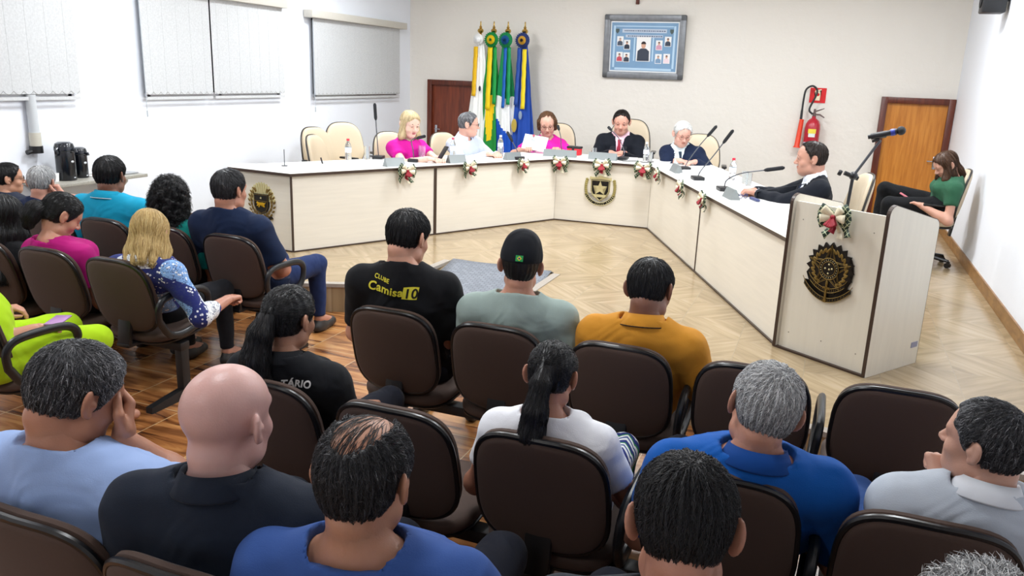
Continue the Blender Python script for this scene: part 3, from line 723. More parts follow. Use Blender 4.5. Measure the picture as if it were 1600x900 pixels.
# ------------------------------------------------------------------ the room
XL, XR, YB, YF = -6.26, 1.39, 11.5, -2.2
def wallmat(name, col, bumpy=.15):
    t = NT(name); t.b.inputs['Base Color'].default_value = srgb(col); t.b.inputs['Roughness'].default_value = .6
    co = t.coord('Object'); n = t.new('ShaderNodeTexNoise', Scale=9.0, Detail=6.0); t.link(co, n.inputs['Vector']); t.bump(n.outputs['Fac'], bumpy, .02); return t.m
M_wl = wallmat('wall_paint_white', 'eff3fb'); M_wb = wallmat('wall_paint_cream', 'e8e3db', .4); M_ceil = wallmat('ceiling_paint', 'f2f2f0')
def floormat(name, kind):
    t = NT(name); co = t.coord('Object'); sep = t.new('ShaderNodeSeparateXYZ'); t.link(co, sep.inputs[0]); T = .43 if kind == 'plat' else .415
    ox, oy = (.03, .26) if kind == 'plat' else (.12, .11)
    x = t.math('ADD', sep.outputs[0], 40 * T - ox); y = t.math('ADD', sep.outputs[1], oy)
    fx = t.math('DIVIDE', t.math('MODULO', x, T), T); fy = t.math('DIVIDE', t.math('MODULO', y, T), T)
    ix = t.math('FLOOR', t.math('DIVIDE', x, T)); iy = t.math('FLOOR', t.math('DIVIDE', y, T))
    ex = t.math('MINIMUM', fx, t.math('SUBTRACT', 1, fx)); ey = t.math('MINIMUM', fy, t.math('SUBTRACT', 1, fy)); e = t.math('MINIMUM', ex, ey)
    g = t.math('LESS_THAN', e, .006 if kind == 'plat' else .0075)
    cmb = t.new('ShaderNodeCombineXYZ'); t.link(ix, cmb.inputs[0]); t.link(iy, cmb.inputs[1]); wn = t.new('ShaderNodeTexWhiteNoise'); t.link(cmb.outputs[0], wn.inputs['Vector'])
    if kind == 'plat':
        # diagonal boards, direction alternates from tile to tile
        par = t.math('MODULO', t.math('ADD', ix, t.math('ADD', iy, 80)), 2); sg = t.math('SUBTRACT', t.math('MULTIPLY', par, 2), 1)
        u = t.math('ADD', x, t.math('MULTIPLY', y, sg)); v = t.math('SUBTRACT', y, t.math('MULTIPLY', x, sg))
        bd = t.math('FLOOR', t.math('DIVIDE', u, .13))
        c3 = t.new('ShaderNodeCombineXYZ'); t.link(t.math('MULTIPLY', u, 15), c3.inputs[0]); t.link(t.math('MULTIPLY', v, 1.5), c3.inputs[1]); t.link(bd, c3.inputs[2])
        n = t.new('ShaderNodeTexNoise', Scale=1.0, Detail=5.0); t.link(c3.outputs[0], n.inputs['Vector'])
        wb = t.new('ShaderNodeTexWhiteNoise', noise_dimensions='1D'); t.link(bd, wb.inputs['W'])
        f = t.math('ADD', n.outputs['Fac'], t.math('MULTIPLY', t.math('SUBTRACT', wb.outputs['Value'], .5), .16))
        col = t.ramp(f, [(.25, '8d795d'), (.45, '9b8768'), (.6, 'a69273'), (.8, 'b3a085')]); rough = .16; gc = '9a8a70'
    else:
        bd = t.math('FLOOR', t.math('DIVIDE', y, T / 3)); wb = t.new('ShaderNodeTexWhiteNoise'); c4 = t.new('ShaderNodeCombineXYZ'); t.link(bd, c4.inputs[0]); t.link(ix, c4.inputs[1]); t.link(c4.outputs[0], wb.inputs['Vector'])
        c3 = t.new('ShaderNodeCombineXYZ'); t.link(t.math('MULTIPLY', x, 2.6), c3.inputs[0]); t.link(t.math('MULTIPLY', y, 15), c3.inputs[1]); t.link(t.math('MULTIPLY', wb.outputs['Value'], 30), c3.inputs[2])
        n = t.new('ShaderNodeTexNoise', Scale=1.0, Detail=5.0, Distortion=.9); t.link(c3.outputs[0], n.inputs['Vector'])
        f = t.math('ADD', n.outputs['Fac'], t.math('MULTIPLY', t.math('SUBTRACT', wb.outputs['Value'], .5), .14))
        col = t.ramp(f, [(.3, '4c2a16'), (.42, '80502c'), (.52, '9c673a'), (.72, 'bd8a55')]); rough = .2; gc = 'b89a72'
    mx = t.new('ShaderNodeMix', data_type='RGBA'); t.link(g, mx.inputs[0]); t.link(col, mx.inputs[6]); mx.inputs[7].default_value = srgb(gc); t.link(mx.outputs[2], t.b.inputs['Base Color'])
    n5 = t.new('ShaderNodeTexNoise', Scale=3.0); t.link(co, n5.inputs['Vector'])
    t.link(t.math('ADD', t.math('MULTIPLY', n5.outputs['Fac'], .14), rough - .04), t.b.inputs['Roughness'])
    t.bump(t.math('SUBTRACT', t.math('MULTIPLY', f, .12), g), .25, .002); return t.m
M_plat = floormat('platform_tiles', 'plat'); M_floor = floormat('floor_wood_tiles', 'floor')
M_granite = mat('granite', 'a8a097', .3, noise=.6, nscale=260)
M_door_red = None
def woodmat(name, a, b, c, sc=1.0, rough=.35, axis=(14, 14, 1.2)):
    if name in MATS: return MATS[name]
    t = NT(name); co = t.coord('Object', tuple(q * sc for q in axis)); n = t.new('ShaderNodeTexNoise', Scale=2.0, Detail=6.0, Distortion=.6); t.link(co, n.inputs['Vector'])
    t.link(t.ramp(n.outputs['Fac'], [(.3, a), (.5, b), (.7, c)]), t.b.inputs['Base Color']); t.b.inputs['Roughness'].default_value = rough; t.bump(n.outputs['Fac'], .05, .01); MATS[name] = t.m; return t.m
M_redwood = woodmat('red_brown_wood', '5c2410', '6f3018', '82391d'); M_frame = woodmat('door_frame_wood', '4a1d0f', '5a2616', '6b2f1b'); M_honey = woodmat('honey_wood', 'b0691f', 'c47c2c', 'd08a38')
# walls with openings only where the photo shows doors (closed)
th = .12
struct('floor', MB().box(((XL + XR) / 2, (YB + YF) / 2, -.05), (XR - XL, YB - YF, .1)), M_floor)
struct('ceiling', MB().box(((XL + XR) / 2, (YB + YF) / 2, CEIL + .05), (XR - XL, YB - YF, .1)), M_ceil)
struct('wall_left', MB().box((XL - th / 2, (YB + YF) / 2, CEIL / 2), (th, YB - YF + 2 * th, CEIL)), M_wl)
struct('wall_right', MB().box((XR + th / 2, (YB + YF) / 2, CEIL / 2), (th, YB - YF + 2 * th, CEIL)), M_wl)
struct('wall_back', MB().box(((XL + XR) / 2, YB + th / 2, CEIL / 2), (XR - XL, th, CEIL)), M_wb)
struct('wall_front', MB().box(((XL + XR) / 2, YF - th / 2, CEIL / 2), (XR - XL, th, CEIL)), M_wl)
# platform: deck with a ramp recess, granite nosing along its edge
edge = [(XL, 4.0), (-4.6, 4.74), (-3.63, 5.20), (-3.14, 5.42), (-3.10, 6.46), (-2.09, 6.46), (-2.09, 5.50), (-1.48, 4.89), (-1.34, 4.715), (.04, 4.035), (.55, 3.95), (XR, 3.92)]
poly = edge + [(XR, YB), (XL, YB)]
struct('floor_platform', MB().mat(M_plat).prism(poly, P - .001), M_plat)
nose = MB()
for i, (a, b) in enumerate(zip(edge, edge[1:])):
    if i == 4: continue
    a = Vector((*a, 0)); b = Vector((*b, 0)); d = (b - a).normalized(); n = Vector((-d.y, d.x, 0)); q = [a - n * .012, b - n * .012, b + n * .055, a + n * .055]
    nose.prism([(v.x, v.y) for v in q], .028, Matrix.Translation((0, 0, P - .022)))
struct('trim_1', nose, M_granite)
ramp = MB(); x0, x1, y0, y1 = -3.10, -2.09, 5.25, 6.46
ramp.quad([(x0, y0, .005), (x1, y0, .005), (x1, y1, P), (x0, y1, P)]); struct('floor_ramp', ramp, M_plat)
mt = NT('grey_ramp_mat'); co = mt.coord('Object'); br = mt.new('ShaderNodeTexBrick', Scale=9.0); br.inputs['Color1'].default_value = srgb('6b7079'); br.inputs['Color2'].default_value = srgb('7b8089'); br.inputs['Mortar'].default_value = srgb('555a63'); br.inputs['Mortar Size'].default_value = .03
mt.link(co, br.inputs['Vector']); mt.link(br.outputs['Color'], mt.b.inputs['Base Color']); mt.b.inputs['Roughness'].default_value = .55; mt.bump(br.outputs['Fac'], .3, .003)
rm = MB(); sl = (P - .005) / (y1 - y0); pts = []
nx, ny = 10, 14; vs = [[rm.bm.verts.new((x0 + .03 + (x1 - x0 - .06) * i / nx, y0 + .02 + (y1 - y0 - .0) * j / ny, .013 + sl * (.02 + (y1 - y0) * j / ny) * 1.0 + .0025 * sin(i * 1.3 + j))) for j in range(ny + 1)] for i in range(nx + 1)]
for i in range(nx):
    for j in range(ny): rm.bm.faces.new((vs[i][j], vs[i+1][j], vs[i+1][j+1], vs[i][j+1]))
o = rm.build('ramp_mat', mt.m); md = o.modifiers.new('s', 'SOLIDIFY'); md.thickness = .008; tag(o, 'dark grey quilted rubber mat covering the ramp up to the platform', 'mat')
bb = MB().box((-2.595, 6.475, P + .004), (.98, .02, .012)); tag(bb.build('ramp_strip', mat('black_rubber', '1b1b1d', .6)), 'thin black edging strip at the upper end of the grey ramp mat', 'strip')
M_base = woodmat('baseboard_tile', '7a5530', '8f683c', 'a37b4b', axis=(3, 3, 10))
struct('baseboard_right', MB().box((XR - .007, (YB + 3.92) / 2, P + .055), (.014, YB - 3.92, .11)), M_base)
struct('baseboard_left', MB().box((XL + .007, (YB + 4) / 2, P + .055), (.014, YB - 4, .11)), M_base)
bk_ = MB().box(((-5.067 + .542) / 2, YB - .007, P + .055), (.542 + 5.067, .014, .11)).box(((XL - 5.916) / 2, YB - .007, P + .055), (-5.916 - XL, .014, .11)); struct('baseboard_back', bk_, M_base)
# doors
def door(name, xa, xb, zt, mf, ml, hx):
    f = .075; z0 = P
    o = bpy.data.objects.new(name, None); COL.objects.link(o); o['kind'] = 'structure'
    o['label'] = 'closed %s wooden door in a dark brown frame' % ('dark reddish' if ml is M_redwood else 'honey brown')
    fr = MB(); fr.box((xa + f / 2, YB - .03, (z0 + zt) / 2), (f, .1, zt - z0), bev=.004).box((xb - f / 2, YB - .03, (z0 + zt) / 2), (f, .1, zt - z0), bev=.004).box(((xa + xb) / 2, YB - .03, zt - f / 2), (xb - xa - 2 * f, .1, f), bev=.004)
    fr.build('door_frame', mf, o); lf_ = MB().box(((xa + xb) / 2, YB - .012, (z0 + zt - f) / 2), (xb - xa - 2 * f, .03, zt - f - z0)).build('door_leaf', ml, o)
    h = MB(); h.box((hx, YB - .03, z0 + .78), (.04, .01, .16), bev=.003).tube([(hx, YB - .03, z0 + .8), (hx, YB - .075, z0 + .8), (hx + (.09 if hx < (xa + xb) / 2 else -.09), YB - .075, z0 + .8)], .009, 10); h.build('door_handle', mat('steel', 'b8bac0', .25, 1), lf_)
door('door_1', -5.916, -5.067, 1.777, M_frame, M_redwood, -5.78); door('door_2', .542, XR - .004, 1.80, M_frame, M_honey, XR - .13)
# ceiling lights
LWHERE = ['the left wing of the council desk', 'the middle panel of the council desk', 'the right aisle beside the door', 'the left end of the platform', 'the middle of the platform by the ramp', 'the lectern', 'the left block of audience chairs', 'the right block of audience chairs', 'the rear left of the audience', 'the rear right of the audience, behind the camera']
for i, (x, y, e) in enumerate(LIGHTS):
    z = CEIL - .03; names = ['by the wall', 'centre', 'right']
    r = empty('ceiling_light', 'square white ceiling light panel, number %d' % i, 'ceiling light', (x, y, 0), group='ceiling light panels above the hall')
    r['label'] = 'square white ceiling light panel above ' + LWHERE[i]
    MB().box((0, 0, z), (.66, .66, .05), bev=.006).build('light_frame', mat('white_plastic', 'e8e8e8', .4), r)
    MB().box((0, 0, z - .028), (.58, .58, .006)).build('diffuser', mat('diffuser', 'ffffff', .5, emit=6), r)
    l = bpy.data.lights.new('lamp', 'AREA'); l.shape = 'SQUARE'; l.size = .58; l.energy = e * ENERGY; l.color = (.93, .97, 1)
    o = bpy.data.objects.new('lamp', l); COL.objects.link(o); o.parent = r; o.location = (0, 0, z - .04)
# windows behind the blinds, and the blinds
M_glass = mat('dark_window_glass', '0d1016', .08, spec=.6); M_alu = mat('window_aluminium', 'c9cbd0', .35, .6)
def slatmat():
    t = NT('blind_fabric'); co = t.coord('Object'); sep = t.new('ShaderNodeSeparateXYZ'); t.link(co, sep.inputs[0])
    n = t.new('ShaderNodeTexNoise', Scale=60.0, Detail=3.0); t.link(co, n.inputs['Vector'])
    t.link(t.ramp(n.outputs['Fac'], [(.3, 'c2c4c6'), (.7, 'd0d2d4')]), t.b.inputs['Base Color']); t.b.inputs['Roughness'].default_value = .85; return t.m
M_slat = slatmat(); M_val = mat('blind_valance', 'cdc9c0', .6, noise=.06, nscale=60)
def blind(n, ya, yb, zb, zt, label, gaps=(), vy=(0, 0), vz=.09):
    x = XL
    w_ = struct('window_%d' % n, MB().mat(M_glass).box((x + .004, (ya + yb) / 2, (zb + zt) / 2 + .02), (.008, yb - ya - .1, zt - zb - .02)).mat(M_alu).box((x + .012, (ya + yb) / 2, zb + .045), (.024, yb - ya - .06, .035)).box((x + .012, ya + .07, (zb + zt) / 2), (.024, .035, zt - zb - .04)).box((x + .012, yb - .07, (zb + zt) / 2), (.024, .035, zt - zb - .04)).box((x + .012, (ya + yb) / 2, (zb + zt) / 2), (.024, .035, zt - zb - .06)))
    r = empty('window_blind', label, 'blind', (x, (ya + yb) / 2, zb), group=None); Y = lambda y: y - (ya + yb) / 2
    v = MB().box((.075, Y((ya - vy[0] + yb + vy[1]) / 2), zt - zb + vz / 2), (.13, yb - ya + vy[0] + vy[1], vz), bev=.004); v.build('valance', M_val, r)
    sl = MB(); hem = MB(); sw = .088; segs = []
    y = ya
    bounds = [ya] + [g for g in gaps] + [yb]
    for a, b in zip(bounds, bounds[1:]):
        a2 = a + (.018 if a != ya else 0); b2 = b - (.018 if b != yb else 0); k = max(2, round((b2 - a2) / sw)); w1 = (b2 - a2) / k
        for i in range(k):
            y0_, y1_ = Y(a2 + i * w1), Y(a2 + (i + 1) * w1); 
            sl.box((.062 + .0012 * (i % 2), (y0_ + y1_) / 2, (zt - zb) / 2 + .03), (.0025, w1 + .012, zt - zb - .04), R=Matrix.Rotation(.0, 3, 'Z'))
            pts = [(.0665, y0_ + (y1_ - y0_) * t, .075 - .03 * sin(pi * t)) for t in np.linspace(0, 1, 9)]; hem.tube(pts, .0014, 4)
        sl.box((.064, (Y(a2) + Y(b2)) / 2, .014), (.006, b2 - a2, .028))
    sl.build('slats', M_slat, r, smooth=False); hem.build('scalloped_hem', mat('hem_thread', '8f8f8c', .8), r)
    c = MB(); yc = Y(ya) - .012
    c.tube([(.07, yc, zt - zb), (.075, yc - .004, -.02 - .0)], .0035, 6).tube([(.085, yc - .02, zt - zb), (.09, yc - .02, -.1)], .0025, 6).lathe([(0, -.16), (.006, -.155), (.006, -.1), (0, -.095)], (.09, yc - .02, 0), 8); c.build('pull_cord', mat('cord', 'a9b0b8', .5), r)
    return r
blind(1, 3.2, 5.35, 1.545, 2.62, 'pale grey vertical blind at the far left, cut by the edge of the photo')
blind(2, 6.10, 8.24, 1.53, 2.55, 'wide vertical blind with a dark gap down its middle, second from left', gaps=(7.03,), vy=(.3, .02))
blind(3, 8.86, 11.05, 1.50, 2.49, 'vertical blind nearest the back corner, right of the wide split one', vy=(.12, .1))

# ------------------------------------------------------------------ things on the walls
def MT(loc, R=None): return Matrix.Translation(loc) @ (R.to_4x4() if R is not None else Matrix.Identity(4))
RX90 = Matrix.Rotation(pi / 2, 4, 'X')      # xy-plane upright, normal towards -Y
def star(n, r0, r1, a0=pi / 2): return [((r0 if k % 2 == 0 else r1) * cos(a0 + pi * k / n), (r0 if k % 2 == 0 else r1) * sin(a0 + pi * k / n)) for k in range(2 * n)]
# framed poster with portraits
r = empty('framed_poster', 'large silver grey framed blue poster of officials hanging on the back wall', 'picture', (-2.57, YB, 1.907)); r.rotation_euler = (rad(4), 0, 0)
pw, ph = 1.14, .855
f = MB()
for (cx, cz, w_, h_) in ((0, .045, pw, .09), (0, ph - .045, pw, .09), (-pw / 2 + .045, ph / 2, .09, ph), (pw / 2 - .045, ph / 2, .09, ph)): f.box((cx, -.035, cz), (w_, .05, h_), bev=.018)
f.build('picture_frame', mat('frame_silver', '84878c', .4, .35, noise=.35, nscale=14), r)
MB().box((0, -.02, ph / 2), (pw - .16, .02, ph - .16)).build('mount_board', mat('board_white', 'f4f5f6', .5), r)
pm = mat('poster_blue', '7fa5c9', .4, noise=.3, nscale=3); MB().box((0, -.032, ph / 2), (pw - .215, .006, ph - .215)).build('poster', pm, r)
deco = MB(); lt = mat('poster_pale', 'b9d6ec', .4)
for x in (-.42, .42): deco.box((x, -.0365, ph / 2), (.028, .004, .56))
deco.box((0, -.0365, .13), (.8, .004, .03)).box((0, -.0365, ph - .155), (.8, .004, .014)).box((-.13, -.0365, .41), (.02, .004, .34)).box((.13, -.0365, .41), (.02, .004, .34)); deco.build('poster_columns', lt, r)
bn = MB(); bn.box((0, -.0375, ph - .215), (.62, .005, .05)).box((0, -.0375, ph - .285), (.52, .005, .036)); bn.build('title_banner', mat('banner_pale', 'c3cfdf', .5), r)
tl = MB(); rr_ = random.Random(3)
for zz, w_ in ((ph - .215, .56), (ph - .285, .46)):
    x = -w_ / 2
    while x < w_ / 2: l = rr_.uniform(.012, .03); tl.box((x + l / 2, -.0405, zz), (l, .002, .016)); x += l + .008
tl.build('title_lettering', mat('banner_ink', '6a7790', .6), r)
def portrait(x, z, w_, h_, top, skin, hairc):
    q = MB().mat(mat('photo_white', 'f2f2f2', .5)).box((x, -.038, z), (w_, .005, h_))
    s_ = w_ / .09
    q.mat(mat('pt_' + top, top, .7)).prism([(-.038 * s_, -h_ / 2 + .008), (.038 * s_, -h_ / 2 + .008), (.036 * s_, -.012 * s_), (.016 * s_, .004 * s_), (-.016 * s_, .004 * s_), (-.036 * s_, -.012 * s_)], .003, MT((x, -.041, z)) @ RX90)
    q.mat(mat('pt_' + skin, skin, .6)).prism([(.014 * s_ * cos(a), .022 * s_ + .019 * s_ * sin(a)) for a in np.linspace(0, 2 * pi, 14, endpoint=False)], .004, MT((x, -.041, z)) @ RX90)
    q.mat(mat('pt_' + hairc, hairc, .7)).prism([(.0155 * s_ * cos(a), .03 * s_ + .016 * s_ * sin(a)) for a in np.linspace(0, pi, 9)], .005, MT((x, -.041, z)) @ RX90)
    o = q.build('portrait', None, r, smooth=False)
portrait(0, .40, .2, .33, '3a4252', 'd8a890', '2a2020')
for x, z, c, h in ((-.335, .5, '4b5566', '9a9a9a'), (-.235, .455, '303848', '2a1a14'), (-.335, .29, 'c85060', '4a2a1a'), (-.235, .285, '3a4252', '2a2020'), (.335, .505, '3d4658', '2a2020'), (.215, .455, 'd8a0b8', '4a2a1a'), (.215, .275, '7f9fc0', '8a8a8a'), (.33, .28, 'f0dce4', '3a2016')): portrait(x, z, .09, .13, c, 'd8a890', h)
for x in (-.38, .38): MB().prism([(-.025, .03), (.025, .03), (.025, -.005), (0, -.035), (-.025, -.005)], .004, MT((x, -.037, ph - .22)) @ RX90).build('small_crest', mat('crest_dark', '4a5a5a', .5), r)
pb = MB().box((0, -.034, ph / 2), (.001, .001, .001)); 
# wooden ornament whose lower end shows at the top edge
o = MB().box((0, -.02, .12), (.30, .02, .06), bev=.006).box((.02, -.02, .05), (.05, .02, .14), bev=.006); o = o.build('wall_ornament', M_frame); o.location = (-2.73, YB, 2.915); tag(o, 'dark wooden wall ornament above the framed poster, cut by the top edge', 'ornament')
# loudspeaker top right
r = empty('wall_speaker', 'small black loudspeaker high on the right wall, cut by the top corner', 'speaker', (XR, 9.05, 2.62)); MB().box((-.13, 0, .16), (.2, .22, .32), bev=.015).build('speaker_box', mat('black_plastic', '17181b', .45), r); MB().box((-.02, 0, .16), (.04, .05, .1)).build('bracket', mat('black_plastic', '17181b', .45), r)
MB().lathe([(0, 0), (.07, 0), (.075, .006), (0, .012)], (-.232, 0, .12), 20, Matrix.Rotation(-pi / 2, 3, 'Y')).build('speaker_cone', mat('grille', '0c0c0e', .8), r)
# extinguisher sign and extinguisher
r = empty('extinguisher_sign', 'square red sign with a white extinguisher symbol on the back wall', 'sign', (-.225, YB, 1.69))
MB().box((0, -.006, .09), (.2, .006, .19)).build('sign_plate', mat('sign_red', 'd8141c', .35), r)
MB().prism([(-.03, -.07), (.03, -.07), (.03, .035), (.015, .055), (.04, .062), (.035, .075), (-.035, .06), (-.045, .03), (-.03, .035)], .003, MT((.0, -.0092, .095)) @ RX90).build('extinguisher_symbol', mat('sign_cream', 'f6e6c4', .5), r)
MB().prism([(.02 * cos(a), .02 * sin(a)) for a in np.linspace(0, 2 * pi, 16, endpoint=False)], .002, MT((0, -.0122, .1)) @ RX90).build('red_dot', mat('sign_red', 'd8141c', .35), r)
r = empty('fire_extinguisher', 'red fire extinguisher with an orange horn hanging on the back wall', 'fire extinguisher', (-.235, YB - .115, .78), s=1.15)
MB().lathe([(0, 0), (.075, 0), (.083, .012), (.083, .5), (.078, .55), (.06, .59), (.03, .615), (.022, .62), (.022, .64), (0, .64)], (0, 0, 0), 28).build('cylinder_body', mat('ext_red', 'b3122a', .3, coat=.4), r)
def band(mb, r_, z0, z1, a0=-150, a1=-30): 
    n = 14; 
    for i in range(n):
        t0, t1 = rad(a0 + (a1 - a0) * i / n), rad(a0 + (a1 - a0) * (i + 1) / n); mb.quad([(r_ * cos(t0), r_ * sin(t0), z0), (r_ * cos(t1), r_ * sin(t1), z0), (r_ * cos(t1), r_ * sin(t1), z1), (r_ * cos(t0), r_ * sin(t0), z1)])
    return mb
band(MB(), .0838, .17, .35, -165, -15).build('instruction_label', mat('lab_blue', 'cfd4ea', .5), r); band(MB(), .0842, .185, .235, -155, -30).build('blue_panel', mat('lab_navy', '3c5aa8', .5), r)
q = MB(); q.mat(mat('lab_pink', 'd88a98', .5)); band(q, .0843, .27, .31, -140, -118); band(q, .0843, .27, .31, -112, -100); q.mat(mat('lab_navy2', '28386f', .5)); band(q, .0843, .27, .31, -80, -62); band(q, .0843, .27, .31, -56, -44); q.build('label_marks', None, r)
band(MB(), .0838, .41, .45, -115, -65).build('white_sticker', mat('lab_white', 'dfe6e4', .5), r); band(MB(), .084, .45, .5, -120, -60).build('yellow_sticker', mat('lab_yellow', 'e8d24a', .5), r)
q = MB(); q.tube([(0, 0, .63), (0, 0, .68)], .018, 12).tube([(0, 0, .66), (.06, -.02, .66), (.11, -.03, .63)], [.01, .009, .006], 8).tube([(0, 0, .69), (.05, -.02, .71), (.1, -.02, .73)], [.008, .007, .004], 8).tube([(0, 0, .68), (0, 0, .72)], .012, 8); q.build('valve_handle', mat('valve', '6a5a58', .4, .5), r)
MB().tube(smoothpath([(-.02, 0, .66), (-.06, -.0, .72), (-.0, .0, .9), (-.05, .0, .97), (-.12, 0, .93), (-.135, 0, .8), (-.135, 0, .62)], 8), .011, 10).build('hose', mat('hose_black', '1c1d20', .5), r)
MB().lathe([(.024, .3), (.03, 0), (.042, -.02), (.04, -.02), (.028, 0), (.02, .3), (0, .3)], (-.145, 0, .3), 20, Matrix.Rotation(.06, 3, 'Y')).build('discharge_horn', mat('horn_orange', 'e2401c', .45), r)
MB().tube([(-.137, 0, .6), (-.137, 0, .7)], [.015, .013], 10).build('horn_grip', mat('hose_black', '1c1d20', .5), r)
MB().box((0, .085, .56), (.05, .03, .06)).build('wall_hook', mat('steel', 'b8bac0', .25, 1), r)
# pipe with a black fitting on the left wall, stone shelf, flasks
r = empty('wall_conduit', 'pale grey wall conduit ending in a black fitting under the left blind', 'conduit', (XL, 4.88, 1.12))
MB().tube([(.045, 0, .1), (.045, 0, .47)], .04, 16).build('conduit_pipe', mat('pvc', 'c9ced2', .4), r)
MB().tube([(.047, 0, .05), (.047, 0, .16)], .046, 16).build('socket_end', mat('pvc_cream', 'c9c5b8', .5), r); MB().tube([(.047, 0, -.01), (.047, 0, .05)], .052, 16).tube([(.047, 0, .015), (.047, -.09, .0)], .02, 10).build('black_fitting', mat('black_plastic', '17181b', .45), r)
r = empty('stone_shelf', 'speckled grey stone shelf fixed to the left wall under the flasks', 'shelf', (XL, 5.24, .85))
MB().box((.19, 0, .015), (.38, .98, .03), bev=.004).build('shelf_slab', mat('stone_grey', 'a9a69c', .35, noise=.5, nscale=90), r)
for y in (-.35, .33): MB().prism([(0, 0), (.3, 0), (.3, -.03), (.03, -.3), (0, -.3)], .025, MT((0, y, 0)) @ RX90).build('shelf_bracket', mat('white_plastic', 'e8e8e8', .4), r)
def flask(loc, label, hgt, rr0):
    r = empty('pump_flask', label, 'thermos flask', loc, .2, s=1)
    MB().lathe([(0, 0), (rr0 * .95, 0), (rr0, .01), (rr0, hgt * .72), (rr0 * .97, hgt * .76)], n=28).build('flask_body', mat('flask_black', '0b0f16', .25, coat=.3), r)
    MB().lathe([(rr0 * .97, hgt * .76), (rr0 * 1.04, hgt * .78), (rr0 * 1.04, hgt * .86), (rr0 * .9, hgt * .96), (rr0 * .6, hgt), (0, hgt * 1.005)], n=28).build('pump_lid', mat('flask_lid', '111722', .2, coat=.5), r)
    MB().tube([(rr0 * .9, 0, hgt * .82), (rr0 * 1.35, -.0, hgt * .8), (rr0 * 1.4, 0, hgt * .74)], .014, 8).build('spout', mat('flask_lid', '111722', .2, coat=.5), r)
    MB().tube(smoothpath([(0, -rr0 * 1.05, hgt * .86), (0, -rr0 * 1.35, hgt * .8), (0, -rr0 * 1.3, hgt * .7), (0, -rr0 * 1.03, hgt * .68)]), .009, 8).build('carry_handle', mat('flask_lid', '111722', .2, coat=.5), r)
    MB().ball((rr0 * .98, -.01, hgt * .5), (.004, .018, .01)).build('oval_badge', mat('badge', 'd8dce0', .3, .5), r); MB().ball((rr0 * .98, 0, hgt * .08), (.003, .012, .004)).build('small_badge', mat('badge', 'd8dce0', .3, .5), r)
flask((XL + .2, 5.02, .88), 'taller black pump flask with an oval badge on the stone shelf', .325, .078)
flask((XL + .15, 5.205, .88), 'shorter black flask right of the taller one on the stone shelf', .265, .062)
o = MB().lathe([(0, .0), (.03, 0), (.036, .07), (.033, .07), (.028, .004), (0, .004)], n=18).build('paper_cup', mat('cup_white', 'f4f4f4', .5)); o.location = (XL + .2, 4.90, .88); tag(o, 'small white cup left of the flasks on the stone shelf', 'cup')
o = MB().box((0, 0, .004), (.16, .2, .008), R=Matrix.Rotation(.3, 3, 'Z')).box((.02, .03, .011), (.15, .17, .006), R=Matrix.Rotation(-.2, 3, 'Z')).build('paper_stack', mat('paper', 'f2f2f0', .7)); o.location = (XL + .2, 5.38, .88); tag(o, 'loose white papers on the stone shelf right of the flasks', 'papers')
o = MB().box((0, 0, .008), (.13, .15, .012), bev=.002).build('napkin_tray', mat('tray_grey', '9a9da0', .4)); o.location = (XL + .24, 5.62, .88); tag(o, 'thin grey tray at the right end of the stone shelf', 'tray')
